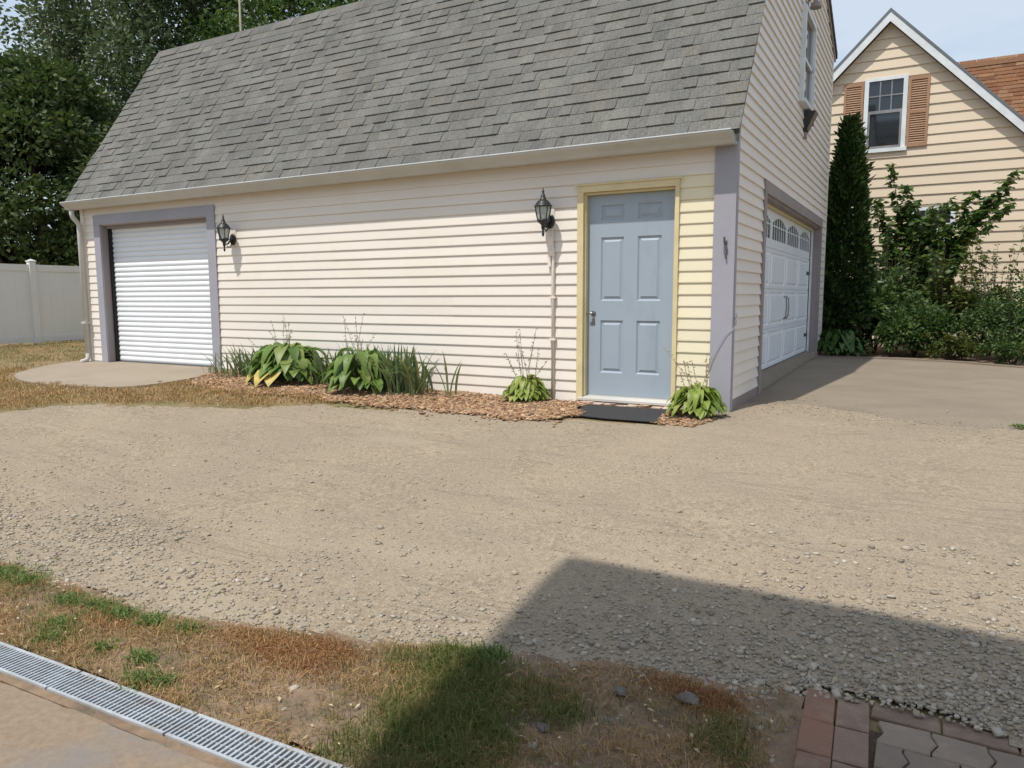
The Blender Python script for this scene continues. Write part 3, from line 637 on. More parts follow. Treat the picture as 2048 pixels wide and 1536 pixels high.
# flag-pole hook and loose cable on the corner post
G.part('hook', join(box(-0.075, -0.045, -0.042, -0.034, 1.42, 1.53), tube([(-0.06, -0.04, 1.50), (-0.06, -0.085, 1.52), (-0.06, -0.09, 1.56)], 0.011, 8), tube([(-0.06, -0.04, 1.45), (-0.055, -0.06, 1.41), (-0.05, -0.05, 1.36)], 0.008, 8)), M['pewter'])
G.part('cable', tube([(-0.182, -0.04, 0.30), (-0.15, -0.046, 0.42), (-0.09, -0.046, 0.55), (-0.03, -0.046, 0.66), (0.03, -0.036, 0.70), (0.036, 0.01, 0.74)], 0.003, 6), M['trim'])
G.part('cable_tie', tube([(0.03, 0.07, 0.74), (0.045, 0.05, 0.79), (0.03, 0.03, 0.83), (0.045, 0.06, 0.86), (0.03, 0.08, 0.80)], 0.008, 6), M['house_white'])

# sectional garage door on the gable side
DXP = -0.125
gd = G.part('garage_door', box(DXP - 0.04, DXP - 0.012, GDO[0] + .01, GDO[1] - .01, 0.115, 2.10), M['white_metal'])
SH = (2.10 - 0.115) / 4
cw = (GDO[1] - GDO[0] - 0.12) / 4
for s in range(4):
    za, zb = 0.115 + s * SH + 0.004, 0.115 + (s + 1) * SH - 0.004
    for c in range(4):
        ya, yb = GDO[0] + .06 + c * cw, GDO[0] + .06 + (c + 1) * cw
        if s < 3:
            V = []
            for ins, dep in ((0.0, 0.0), (0.05, 0.0), (0.065, -0.010), (0.075, -0.010), (0.11, 0.002)):
                V += [(DXP + dep, ya + ins, za + ins * .8), (DXP + dep, yb - ins, za + ins * .8), (DXP + dep, yb - ins, zb - ins * .8), (DXP + dep, ya + ins, zb - ins * .8)]
            n = len(V) // 4
            F = [(4 * r + j, 4 * r + (j + 1) % 4, 4 * r + 4 + (j + 1) % 4, 4 * r + 4 + j) for r in range(n - 1) for j in range(4)] + [(4 * n - 4, 4 * n - 3, 4 * n - 2, 4 * n - 1)]
            V += [(DXP - .0121, ya, za), (DXP - .0121, yb, za), (DXP - .0121, yb, zb), (DXP - .0121, ya, zb)]
            F += [((4 * n + (j + 1) % 4), 4 * n + j, j, (j + 1) % 4)[::-1] for j in range(4)]
            G.part('panel', (V, F), M['white_metal'], gd)
        else:
            i0 = 0.07
            fr = [box(DXP - .012, DXP, ya, yb, za, za + .11), box(DXP - .012, DXP, ya, yb, zb - .09, zb), box(DXP - .012, DXP, ya, ya + i0, za + .11, zb - .09), box(DXP - .012, DXP, yb - i0, yb, za + .11, zb - .09)]
            for q in range(1, 6):
                yy = ya + i0 + (yb - ya - 2 * i0) * q / 6
                fr.append(box(DXP - .009, DXP - .001, yy - .009, yy + .009, za + .11, zb - .09))
            fr.append(box(DXP - .009, DXP - .0015, ya + i0, yb - i0, za + .275, za + .29))
            zt_ = zb - .09; ar = [(ya + i0, zt_)]
            for q in range(13):
                tq = q / 12; yy = ya + i0 + (yb - ya - 2 * i0) * tq; ar.append((yy, zt_ - .002 - .085 * (2 * tq - 1) ** 2))
            ar.append((yb - i0, zt_)); ar = ar[1:-1] + [(yb - i0, zt_), (ya + i0, zt_)]
            fr.append(prism(ar, DXP - .008, DXP - .0008, 'x'))
            wf = G.part('window_frame', join(*fr), M['white_metal'], gd)
            G.part('pane', box(DXP - .011, DXP - .0095, ya + i0, yb - i0, za + .11, zb - .09), M['pane'], gd)
for c in range(0, 4, 1):
    for zc in (0.115 + SH * 0.55, 0.115 + SH * 2.55):
        if c in (3,): G.part('hinge', join(box(DXP + .003, DXP + .009, GDO[1] - .35, GDO[1] - .07, zc - .025, zc + .025)), M['iron'], gd)
        if c in (0,): G.part('hinge', join(box(DXP + .003, DXP + .009, GDO[0] + .07, GDO[0] + .35, zc - .025, zc + .025)), M['iron'], gd)
ym = (GDO[0] + GDO[1]) / 2
for sgn in (-1, 1):
    G.part('handle', tube([(DXP + .004, ym + sgn * .09, 1.02), (DXP + .04, ym + sgn * .09, 0.98), (DXP + .045, ym + sgn * .09, .86), (DXP + .04, ym + sgn * .09, .74), (DXP + .004, ym + sgn * .09, .70)], 0.008, 8), M['pewter'], gd)
G.part('threshold_curb', prism([(-0.12, -0.2), (0.022, -0.2), (0.022, 0.03), (-0.03, 0.105), (-0.12, 0.112)], 1.40, 6.05, 'y') if False else
       ([(-0.12, 1.402, 0.112), (-0.03, 1.402, 0.105), (0.03, 1.402, -0.02), (0.03, 1.402, -0.2), (-0.12, 1.402, -0.2), (-0.12, 6.048, 0.112), (-0.03, 6.048, 0.105), (0.03, 6.048, 0.03), (0.03, 6.048, -0.2), (-0.12, 6.048, -0.2)],
        [(4, 3, 2, 1, 0), (5, 6, 7, 8, 9)] + [(i, (i + 1) % 5, (i + 1) % 5 + 5, i + 5) for i in range(5)]), M['concrete'])
G.part('door_trim', box(0.0, 0.034, 1.29, 1.402, -0.1, 2.122), M['trim_shaded'])
G.part('door_trim', box(0.0, 0.034, 6.048, 6.16, -0.1, 2.122), M['trim_shaded'])
G.part('door_trim', box(0.0, 0.036, 1.29, 6.16, 2.1222, 2.245), M['trim_shaded'])
G.part('door_jamb', join(box(-0.13, -0.001, 1.392, 1.41, -0.05, 2.12), box(-0.13, -0.001, 6.03, 6.052, 0.1, 2.12), box(-0.13, -0.0012, 1.41, 6.03, 2.095, 2.12)), M['trim_shaded'])
G.part('door_stop', join(box(-0.112, -0.085, 5.99, 6.029, 0.11, 2.09)), M['house_white'])
G.part('door_stop', join(box(-0.112, -0.085, 1.42, 6.0, 2.06, 2.094)), M['casing'])
# upper gable window
wy0, wy1, wz0, wz1 = SW
win = G.part('gable_window', join(box(0.0, 0.075, wy0 - .06, wy0, wz0 - .05, wz1 + .06), box(0.0, 0.075, wy1, wy1 + .06, wz0 - .05, wz1 + .06), box(0.0, 0.075, wy0, wy1, wz1, wz1 + .06), box(0.0, 0.095, wy0, wy1, wz0 - .05, wz0)), M['house_white'])
G.part('sash', join(box(0.0, 0.05, wy0, wy1, 4.06, 4.10), box(0.0, .05, wy0, wy0 + .04, wz0, wz1), box(0.0, .05, wy1 - .04, wy1, wz0, wz1)), M['house_white'], win)
G.part('pane', box(0.0, 0.02, wy0 + .04, wy1 - .04, wz0, wz1), M['pane'], win)

# ------------------------------------------------------------------ wall lanterns
def lantern(label, x, z):
    T = Thing('wall_lantern', label, 'wall lamp', (x, 0, z), 'black carriage lanterns on the garage wall')
    c = (x, -0.17, z)
    bp = join(lathe([(0.062, 0), (0.062, 0.010), (0.048, 0.022), (0.02, 0.026)], (0, 0, 0), 16, 1, 1.25))
    V = [(x + p[0], -0.018 - p[2], z - 0.075 + p[1]) for p in bp[0]]
    T.part('mount_block', box(x - .055, x + .055, -0.020, -0.006, z - .17, z + .06), M['siding'])
    T.part('backplate', (V, [tuple(reversed(f)) for f in bp[1]]), M['iron'], smooth=False)
    T.part('arm', join(tube([(x, -0.03, z - .075), (x, -0.075, z - .10), (x, -0.11, z - .14), (x, -0.15, z - .145), (x, -0.17, z - .12)], 0.011, 8),
                       tube([(x, -0.04, z - .10), (x, -0.06, z - .16), (x, -0.10, z - .185), (x, -0.13, z - .165)], 0.007, 6)), M['iron'], smooth=True)
    T.part('base', lathe([(0.004, -0.245), (0.012, -0.23), (0.016, -0.215), (0.008, -0.20), (0.012, -0.175), (0.022, -0.15), (0.018, -0.13), (0.045, -0.105), (0.062, -0.095), (0.066, -0.075), (0.058, -0.068)], c, 12), M['iron'], smooth=True)
    T.part('glass', lathe([(0.053, -0.068), (0.068, 0.0), (0.076, 0.058)], c, 6), M['lamp_glass'])
    rib = []
    for j in range(6):
        th = 2 * math.pi * (j + .5) / 6
        rib.append(tube([(c[0] + r * math.cos(th), c[1] + r * math.sin(th), c[2] + zz) for r, zz in ((0.058, -0.07), (0.073, 0.0), (0.081, 0.06))], 0.0055, 6))
    for rb in rib: T.part('rib', rb, M['iron'])
    T.part('hood', lathe([(0.094, 0.055), (0.096, 0.066), (0.084, 0.075), (0.070, 0.10), (0.048, 0.122), (0.034, 0.13), (0.028, 0.15), (0.016, 0.185), (0.010, 0.20)], c, 12), M['iron'], smooth=True)
    T.part('finial', lathe([(0.010, 0.20), (0.016, 0.208), (0.010, 0.216), (0.006, 0.235), (0.002, 0.255)], c, 8), M['iron'], smooth=True)
lantern('black carriage lantern on the wall just left of the blue door', -1.885, 1.875)
lantern('black carriage lantern on the wall beside the white roll-up door', -6.65, 1.875)

# black shaded flood lamp below the gable window, and the small brown lamp over it
T = Thing('flood_lamp', 'black wedge-shaped wall lamp below the upper gable window', 'wall lamp', (0.02, 3.9, 3.30))
T.part('housing', ([(0.02, 3.80, 3.47), (0.02, 4.05, 3.47), (0.17, 4.05, 3.47), (0.17, 3.80, 3.47), (0.02, 3.83, 3.22), (0.02, 4.02, 3.22), (0.06, 4.02, 3.24), (0.06, 3.83, 3.24)],
                   [(3, 2, 1, 0), (4, 5, 6, 7), (0, 1, 5, 4), (1, 2, 6, 5), (2, 3, 7, 6), (3, 0, 4, 7)]), M['iron'])
T.part('bracket', join(box(0.017, 0.045, 3.86, 3.99, 3.14, 3.22), tube([(0.03, 4.05, 3.42), (0.09, 4.10, 3.38), (0.10, 4.12, 3.33)], 0.016, 6)), M['rake'])
T = Thing('bell_lamp', 'small brown wall lamp above the upper gable window', 'wall lamp', (0.02, 3.75, 4.75))
T.part('bracket', join(box(0.017, 0.03, 3.70, 3.80, 4.78, 4.90), tube([(0.03, 3.75, 4.86), (0.10, 3.75, 4.90), (0.12, 3.75, 4.86)], 0.012, 6)), M['rake'])
T.part('shade', lathe([(0.07, 0.0), (0.075, 0.01), (0.05, 0.07), (0.02, 0.10)], (0.12, 3.75, 4.75), 10), M['rake'])

# mast standing behind the roof
T = Thing('roof_mast', 'thin tan mast rising behind the grey roof edge', 'mast', (-10.35, 3.5, 5.4))
T.part('pipe', tube([(-10.27, 3.5, -0.1), (-10.27, 3.5, 9.6)], 0.020, 8), M['pole'], smooth=True)
T.part('clamp', box(-10.31, -10.17, 3.46, 3.54, 5.05, 5.12), M['pewter'])

# door mat
T = Thing('doormat', 'black rubber doormat lying on the gravel in front of the blue door', 'doormat', (-0.9, -0.58, -0.09))
mp_ = [(-1.36, -0.22), (-0.47, -0.20), (-0.455, -0.78), (-0.93, -0.80), (-1.30, -0.76)]
V = []; 
for h in (0.010, 0.017):
    V += [(x, y, float(gz(x, y)) + h) for x, y in mp_]
T.part('rubber', (V, [tuple(range(5)), tuple(range(9, 4, -1))] + [(i, i + 5, (i + 1) % 5 + 5, (i + 1) % 5) for i in range(5)]), M['mat'])

# ------------------------------------------------------------------ neighbouring house
HY = 10.1; AX, AZ = 0.66, 6.50; HS = 1.018
H = Thing('house', 'tan sided house with steep white-edged gable and brown shutters behind the garage', 'house', (0.7, 12.0, 0.0))
HX0, HX1 = -3.0, 4.3
ez = lambda x: AZ - HS * abs(x - AX)
hw = H.part('front_wall', prism([(HX0, -0.1), (HX1, -0.1), (HX1, ez(HX1) - .1), (AX, AZ - .1), (HX0, ez(HX0) - .1)], HY + 0.001, HY + 0.14, 'y'), M['house_siding'])
hmap = lambda u, d, z: (u, HY - d, z)
UW = (0.27, 1.01, 3.97, 5.36); LW = (1.20, 1.96, 1.44, 2.76)
siding(H, hw, hmap, lambda z: max(HX0, AX - (AZ - .12 - z) / HS), lambda z: min(HX1, AX + (AZ - .12 - z) / HS), 0.12, 6.3, 0.193,
       [(UW[0] - .03, UW[1] + .03, UW[2] - .02, UW[3] + .02), (LW[0] - .03, LW[1] + .03, LW[2] - .02, LW[3] + .02)], lambda m: M['house_siding'], out=0.026)
H.part('foundation', box(HX0, HX1, HY - .01, HY, -0.2, 0.119), M['grey_edge'])
H.part('side_wall', box(HX1 - .14, HX1, HY + .14, 16, -0.1, 2.75), M['house_siding'])
H.part('side_wall', box(HX0, HX0 + .14, HY + .14, 16, -0.1, 2.75), M['house_siding'])
# gable roof, rake boards
for sg in (-1, 1):
    xe = AX + sg * 4.1
    p0 = [(AX, AZ + 0.10), (xe, AZ + 0.10 - HS * 4.1), (xe, AZ - HS * 4.1), (AX, AZ)]
    H.part('roof', prism(p0, HY - 0.155, 16.3, 'y'), M['brown_shingle'])
    b0 = [(AX, AZ + 0.06), (xe, AZ + 0.06 - HS * 4.1), (xe, AZ - .12 - HS * 4.1), (AX, AZ - 0.12)]
    H.part('rake_board', prism(b0, HY - 0.19, HY - 0.156, 'y'), M['house_white'])
    H.part('rake_soffit', prism([(AX, AZ - 0.001), (xe, AZ - 0.001 - HS * 4.1), (xe, AZ - .03 - HS * 4.1), (AX, AZ - 0.03)], HY - 0.155, HY - 0.001, 'y'), M['house_white'])
    H.part('drip_edge', prism([(AX, AZ + 0.125), (xe, AZ + 0.125 - HS * 4.1), (xe, AZ + .062 - HS * 4.1), (AX, AZ + 0.062)], HY - 0.20, HY - 0.156, 'y'), M['pewter'])
# upper window
def hwin(T, W_, grid):
    x0, x1, z0, z1 = W_; t = 0.06
    w = T.part('window', join(box(x0 - .02, x0 + t, HY - .045, HY, z0, z1), box(x1 - t, x1 + .02, HY - .045, HY, z0, z1), box(x0 + t, x1 - t, HY - .045, HY, z1 - t, z1), box(x0 - .05, x1 + .05, HY - .075, HY, z0 - .07, z0 + .001)), M['house_white'])
    zm = z0 + (z1 - z0) * 0.52
    sash = [box(x0 + t, x1 - t, HY - .035, HY - .004, zm - .03, zm + .03), box(x0 + t, x0 + t + .04, HY - .034, HY - .004, z0, zm - .03), box(x1 - t - .04, x1 - t, HY - .034, HY - .004, z0, zm - .03),
            box(x0 + t + .04, x1 - t - .04, HY - .034, HY - .004, z0 + .001, z0 + .055)]
    if grid:
        for q in (1, 2):
            xx = x0 + t + (x1 - x0 - 2 * t) * q / 3; sash.append(box(xx - .011, xx + .011, HY - .030, HY - .012, zm + .03, z1 - t))
        sash.append(box(x0 + t, x1 - t, HY - .029, HY - .013, (zm + z1) / 2 - .03, (zm + z1) / 2 - .008))
    T.part('sash', join(*sash), M['house_white'], w)
    T.part('pane', box(x0 + t, x1 - t, HY - .012, HY - .008, zm, z1 - t), M['pane'], w)
    T.part('pane', box(x0 + t, x1 - t, HY - .011, HY - .007, z0 + .05, zm), M['pane'], w)
    return w
M['pane_low'] = mat('pane_with_curtain', (0.20, 0.20, 0.21), (0.30, 0.27, 0.26), scale=5, rough=0.08, spec=0.7, lo=0.45, hi=0.7)
w1 = hwin(H, UW, True)
w1.children[-1].data.materials[0] = M['pane_low']
hwin(H, LW, True)
def shutter(x0, x1, z0, z1):
    L_ = [box(x0, x0 + .045, HY - .05, HY - .012, z0, z1), box(x1 - .045, x1, HY - .05, HY - .012, z0, z1)]
    zm = (z0 + z1) / 2
    for a, b in ((z0, z0 + .07), (zm - .03, zm + .03), (z1 - .06, z1)): L_.append(box(x0 + .045, x1 - .045, HY - .05, HY - .012, a, b))
    s = H.part('shutter', join(*L_), M['shutter'])
    for a, b in ((z0 + .07, zm - .03), (zm + .03, z1 - .06)):
        n = int((b - a) / 0.042)
        for i in range(n):
            za = a + (b - a) * i / n; zb = a + (b - a) * (i + 1) / n
            H.part('louver', prism([(HY - .046, za + .004), (HY - .041, za + .001), (HY - .014, zb - .004), (HY - .020, zb - .001)], x0 + .045, x1 - .045, 'x'), M['shutter'], s)
shutter(1.045, 1.41, 3.96, 5.30); shutter(-0.13, 0.235, 3.96, 5.30)
# wing with the brown roof
WZ, WY = 6.28, 13.6
wr = H.part('wing_roof', prism([(WY, WZ), (10.9, WZ - 2.7), (10.9, WZ - 2.8), (WY, WZ - .1), (16.5, WZ - 2.9), (16.5, WZ - 2.8)], 0.9, 10.5, 'x'), M['roofing'])
WV, WF = [], []
wl_ = math.hypot(2.7, 2.7); nr = int(wl_ / 0.145)
for r in range(nr + 1):
    t = r / nr; yy = 10.9 + (WY - 10.9) * t; zz = WZ - 2.7 + 2.7 * t
    x = 0.9 - random.uniform(0, .3)
    while x < 9.0:
        w = random.uniform(.16, .42); n = len(WV); th = random.uniform(.012, .02)
        WV += [(x, yy - .0, zz + .002), (x + w - .006, yy, zz + .002), (x + w - .006, yy - .7 * th, zz + th), (x, yy - .7 * th, zz + th), (x + w - .006, yy + .13, zz + .135), (x, yy + .13, zz + .135)]
        WF += [(n, n + 1, n + 2, n + 3), (n + 3, n + 2, n + 4, n + 5)]; x += w
H.part('wing_shingles', (WV, WF), M['brown_shingle'], wr, kind='stuff')
H.part('wing_ridge_cap', prism([(WY - .13, WZ - .09), (WY, WZ + .05), (WY + .13, WZ - .09)], 0.9, 10.52, 'x'), M['brown_shingle'])
H.part('wing_wall', box(HX1, 10.3, 11.2, 16, -0.1, WZ - 2.75), M['house_siding'])

# ------------------------------------------------------------------ unseen house behind the camera, read from its shadow, narrowed to admit sky light
PX0, PY1, PZ = -0.99, -7.50, 7.5
P = Thing('house', 'unseen house behind the viewer, inferred from its shadow on the gravel, made tall and narrow to admit sky light', 'house', (0.7, -10.0, -0.36))
P.part('roof', prism([(PY1, PZ), (-10.0, PZ + 1.1), (-12.5, PZ), (-12.5, PZ - .14), (-10.0, PZ + .95), (PY1, PZ - .14)], PX0, 2.4, 'x'), M['roofing'])
P.part('soffit', box(PX0 + .03, 2.37, -7.75, PY1 - .03, PZ - .20, PZ - .16), M['house_white'])
P.part('wall', box(-0.25, 2.10, -7.95, -7.8, -0.45, PZ - .2), M['siding'])
P.part('wall', box(-0.25, -0.10, -12.2, -7.95, -0.45, PZ - .2), M['siding'])
P.part('wall', box(1.95, 2.10, -12.2, -7.95, -0.45, PZ - .2), M['siding'])
P.part('door', box(0.3, 1.2, -7.8, -7.77, -0.3, 1.75), M['door'])

# ------------------------------------------------------------------ vinyl fence
FX = -15.3
Fn = Thing('vinyl_fence', 'white vinyl privacy fence beyond the roll-up door', 'fence', (FX, 2.0, 0.0))
for k in range(-3, 6):
    y = 2.0 + k * 2.44
    p = Fn.part('post', box(FX - .064, FX + .064, y - .064, y + .064, -0.3, 1.80), M['vinyl_fence'])
    Fn.part('cap', join(box(FX - .076, FX + .076, y - .076, y + .076, 1.80, 1.822), ([(FX - .07, y - .07, 1.822), (FX + .07, y - .07, 1.822), (FX + .07, y + .07, 1.822), (FX - .07, y + .07, 1.822), (FX, y, 1.86)], [(0, 1, 4), (1, 2, 4), (2, 3, 4), (3, 0, 4)])), M['vinyl_fence'], p)
    if k < 5:
        ya, yb = y + .064, y + 2.44 - .064
        Fn.part('rail', box(FX - .025, FX + .025, ya, yb, 1.60, 1.74), M['vinyl_fence'])
        Fn.part('rail', box(FX - .025, FX + .025, ya, yb, 0.07, 0.21), M['vinyl_fence'])
        for b in range(8):
            a0 = ya + (yb - ya) * b / 8; a1 = ya + (yb - ya) * (b + 1) / 8
            Fn.part('board', box(FX - .011, FX + .011, a0 + .0005, a1 - .0005, 0.2, 1.61), M['vinyl_fence'])

# ------------------------------------------------------------------ trench drain
DR = Thing('trench_drain', 'galvanised trench drain grate along the edge of the patio slab', 'drain', (-0.5, -5.66, -0.36))
p0 = np.array([-2.4, -5.728]); p1 = np.array([0.52, -5.632])          # centre line
dv = (p1 - p0) / np.linalg.norm(p1 - p0); nv = np.array([-dv[1], dv[0]]); HW = 0.066; TZ = -0.344
def dpt(s, w, z):
    q = np.array([-0.41, -5.6700]) + dv * s + nv * w; return (q[0], q[1], z)
def dbox(s0, s1, w0, w1, z0, z1, sh=0.0):
    V = [dpt(s0 + sh * w0, w0, z0), dpt(s1 + sh * w0, w0, z0), dpt(s1 + sh * w1, w1, z0), dpt(s0 + sh * w1, w1, z0), dpt(s0 + sh * w0, w0, z1), dpt(s1 + sh * w0, w0, z1), dpt(s1 + sh * w1, w1, z1), dpt(s0 + sh * w1, w1, z1)]
    return V, BF
DR.part('channel', join(dbox(-2.2, 1.2, -HW - .004, HW + .004, TZ - .10, TZ - .03), dbox(-2.2, 1.2, -HW - .012, -HW - .002, TZ - .1, TZ - .012), dbox(-2.2, 1.2, HW + .002, HW + .010, TZ - .1, TZ - .01)), M['channel'])
DR.part('cement_edge', dbox(-2.2, 1.2, -HW - .034, -HW - .0005, TZ - .1, TZ - .004), M['soil'])
for (a, b) in ((-1.83, -1.229), (-1.219, -0.618), (-0.608, -0.007), (0.004, 0.605), (0.615, 1.2)):
    gr = DR.part('grate', join(dbox(a, b, -HW, -HW + .011, TZ - .02, TZ + .004), dbox(a, b, HW - .013, HW, TZ - .02, TZ + .004), dbox(a, a + .008, -HW + .011, HW - .013, TZ - .02, TZ + .003), dbox(b - .008, b, -HW + .011, HW - .013, TZ - .02, TZ + .003)), M['galv'])
    n = int((b - a - .02) / 0.0205)
    for i in range(n):
        s = a + .018 + i * 0.0205
        if s > b - .022: break
        DR.part('bar', dbox(s, s + .0080, -HW + .010, HW - .012, TZ - .02, TZ + .0025, 0.0), M['galv'], gr)
    DR.part('cross_rib', join(*[dbox(a + .008, b - .008, w - .0018, w + .0018, TZ - .018, TZ - .002) for w in (-0.018, 0.0185)]), M['galv'], gr)

# ------------------------------------------------------------------ brick path
M['brick_red'] = mat('red_paver_brick', (0.235, 0.118, 0.078), (0.20, 0.118, 0.082), scale=7, rough=0.9, bump=0.5, bscale=90, var=0.12, dirt=(0.25, 0.185, 0.135), dscale=8, dlo=0.5, dhi=0.68)
M['brick_grey'] = mat('grey_paver_brick', (0.225, 0.18, 0.14), (0.195, 0.155, 0.12), scale=9, rough=0.9, bump=0.5, bscale=90, var=0.15, dirt=(0.28, 0.21, 0.16), dscale=8, dlo=0.52, dhi=0.7)
M['brick_tan'] = mat('worn_tan_brick', (0.225, 0.155, 0.115), (0.19, 0.13, 0.10), scale=9, rough=0.9, bump=0.5, bscale=90, var=0.12, dirt=(0.29, 0.215, 0.155), dscale=7, dlo=0.48, dhi=0.66)
BZ = -0.350
bpth = tag(mk('brick_path', [(1.30, -4.49, BZ), (5.0, -4.50, BZ), (5.0, -9.2, BZ), (1.36, -9.2, BZ)], [(0, 3, 2, 1)], mat('joint_sand', (0.07, 0.05, 0.036), (0.13, 0.095, 0.068), scale=60, rough=1, bump=0.5, bscale=120)), kind='structure')
def brick(poly, m, h):
    n = len(poly); V = []
    cx = sum(p[0] for p in poly) / n; cy = sum(p[1] for p in poly) / n
    tl = (random.uniform(-.03, .03), random.uniform(-.03, .03))
    for ins, z in ((0, 0.001), (0.0, h - .004), (0.05, h)):
        for x, y in poly:
            xx = x + (cx - x) * ins * (1 if ins else 0); yy = y + (cy - y) * ins
            V.append((xx, yy, BZ + z + ((xx - cx) * tl[0] + (yy - cy) * tl[1] if z > .01 else 0)))
    F = [tuple(range(2 * n, 3 * n))] + [(r * n + i, r * n + (i + 1) % n, r * n + n + (i + 1) % n, r * n + n + i) for r in range(2) for i in range(n)]
    mk('brick', V, F, m, bpth)
def rectp(x0, x1, y0, y1, sk=0.0):
    j = lambda: random.uniform(-.002, .002)
    g_ = 0.0012; f = lambda x, y: (x + sk * (-4.49 - y) + j(), y + 0.16 * (x - 1.32) * 0 + j())
    return [f(x0 + g_, y0 + g_), f(x1 - g_, y0 + g_), f(x1 - g_, y1 - g_), f(x0 + g_, y1 - g_)]
y = -4.49
for i in range(9):
    brick(rectp(1.315, 1.413, y - .195, y - .002, 0.06), M['brick_red'], 0.022); y -= .195
y = -4.475; first = True
for i in range(9):
    L_ = 0.21 if first else .195
    brick(rectp(1.416, 1.515, y - L_, y - .002, 0.05), M['brick_tan'], 0.020); y -= L_; first = False
x = 1.522
for i in range(9):
    brick(rectp(x, x + .20, -4.575 - .004 * i, -4.478 - .004 * i, 0.0), M['brick_tan'], 0.018); x += .203
# notched grey pavers
pw, ph = 0.148, 0.135
for r in range(22):
    if r % 2:
        y1 = -4.588 - r * ph
        brick([(1.547, y1 - ph + .002), (1.545 + pw * .5 - .002, y1 - ph + .002), (1.545 + pw * .5 - .002, y1 - ph * .82), (1.545 + pw * .5 + .015, y1 - ph * .5), (1.545 + pw * .5 - .002, y1 - ph * .18), (1.545 + pw * .5 - .002, y1 - .002), (1.547, y1 - .002)], M['brick_grey'], .019)
    for c in range(10):
        x0 = 1.545 + c * pw + (pw * .5 if r % 2 else 0.0); y1 = -4.588 - r * ph - .006 * (x0 - 1.54) * 3
        if x0 > 3.2: continue
        k_ = 0.017; g_ = 0.002
        pl_ = [(x0 + g_, y1 - ph + g_), (x0 + pw - g_, y1 - ph + g_), (x0 + pw - g_ - k_ * .0, y1 - ph * .82), (x0 + pw - g_ + k_, y1 - ph * .5), (x0 + pw - g_, y1 - ph * .18), (x0 + pw - g_, y1 - g_),
               (x0 + g_, y1 - g_), (x0 + g_, y1 - ph * .18), (x0 + g_ + k_, y1 - ph * .5), (x0 + g_, y1 - ph * .82)]
        brick(pl_, M['brick_grey'], 0.019)

# ------------------------------------------------------------------ foliage helpers
def unit(n):
    v = rng.normal(size=(n, 3)); return v / np.linalg.norm(v, axis=1, keepdims=True)
def leafcloud(P, L, W, up=0.35, droop=0.0, D=None):
    n = len(P); 
    if D is None: D = unit(n)
    D = D + np.array([0, 0, -droop]); D /= np.linalg.norm(D, axis=1, keepdims=True)
    Nn = unit(n) + np.array([0, 0, up * 2]); Nn -= D * (Nn * D).sum(1, keepdims=True); Nn /= np.linalg.norm(Nn, axis=1, keepdims=True)
    S = np.cross(D, Nn); L = np.broadcast_to(np.asarray(L, float), (n,))[:, None]; W_ = np.broadcast_to(np.asarray(W, float), (n,))[:, None]
    V = np.stack([P, P + D * L * .45 + S * W_ / 2 + Nn * W_ * .18, P + D * L, P + D * L * .45 - S * W_ / 2 + Nn * W_ * .18], 1).reshape(-1, 3)
    b = np.arange(n)[:, None] * 4
    F = np.concatenate([b + np.array([[0, 1, 2]]), b + np.array([[0, 2, 3]])], 0)
    return V, F
def catVF(*L):
    V = np.concatenate([l[0] for l in L]); F = []; n = 0
    for v, f in L: F.append(f + n); n += len(v)
    return V, np.concatenate(F)

GR_DARK = [(0.020, 0.040, 0.012), (0.030, 0.058, 0.016), (0.045, 0.080, 0.020), (0.026, 0.050, 0.018), (0.065, 0.098, 0.025)]
M['leaf_maple'] = island('maple_leaves', [(0.030, 0.057, 0.017), (0.048, 0.080, 0.022), (0.070, 0.102, 0.027), (0.040, 0.068, 0.022), (0.105, 0.125, 0.038), (0.052, 0.083, 0.02)], rough=0.55, trans=0.28, spec=0.35)
M['leaf_grey'] = island('grey_green_leaves', [(0.055, 0.085, 0.035), (0.09, 0.125, 0.052), (0.125, 0.16, 0.07), (0.07, 0.105, 0.042), (0.16, 0.19, 0.10)], rough=0.5, trans=0.22, spec=0.4)
M['leaf_mid'] = island('mid_green_leaves', [(0.034, 0.068, 0.018), (0.06, 0.11, 0.024), (0.09, 0.145, 0.03), (0.042, 0.08, 0.026), (0.135, 0.175, 0.04)], rough=0.5, trans=0.28, spec=0.35)
M['leaf_cedar'] = island('arborvitae_sprays', [(0.018, 0.040, 0.013), (0.032, 0.064, 0.017), (0.060, 0.10, 0.024), (0.022, 0.048, 0.015)], rough=0.6, trans=0.12, spec=0.2)
M['leaf_shrub'] = island('shrub_leaves', [(0.032, 0.068, 0.019), (0.056, 0.105, 0.027), (0.088, 0.142, 0.034), (0.042, 0.085, 0.03), (0.14, 0.18, 0.042)], rough=0.45, trans=0.22, spec=0.4)
M['leaf_yellowish'] = island('yellow_green_shrub_leaves', [(0.05, 0.085, 0.018), (0.085, 0.115, 0.022), (0.12, 0.14, 0.03), (0.035, 0.062, 0.016), (0.16, 0.13, 0.02)], rough=0.5, trans=0.25, spec=0.35)

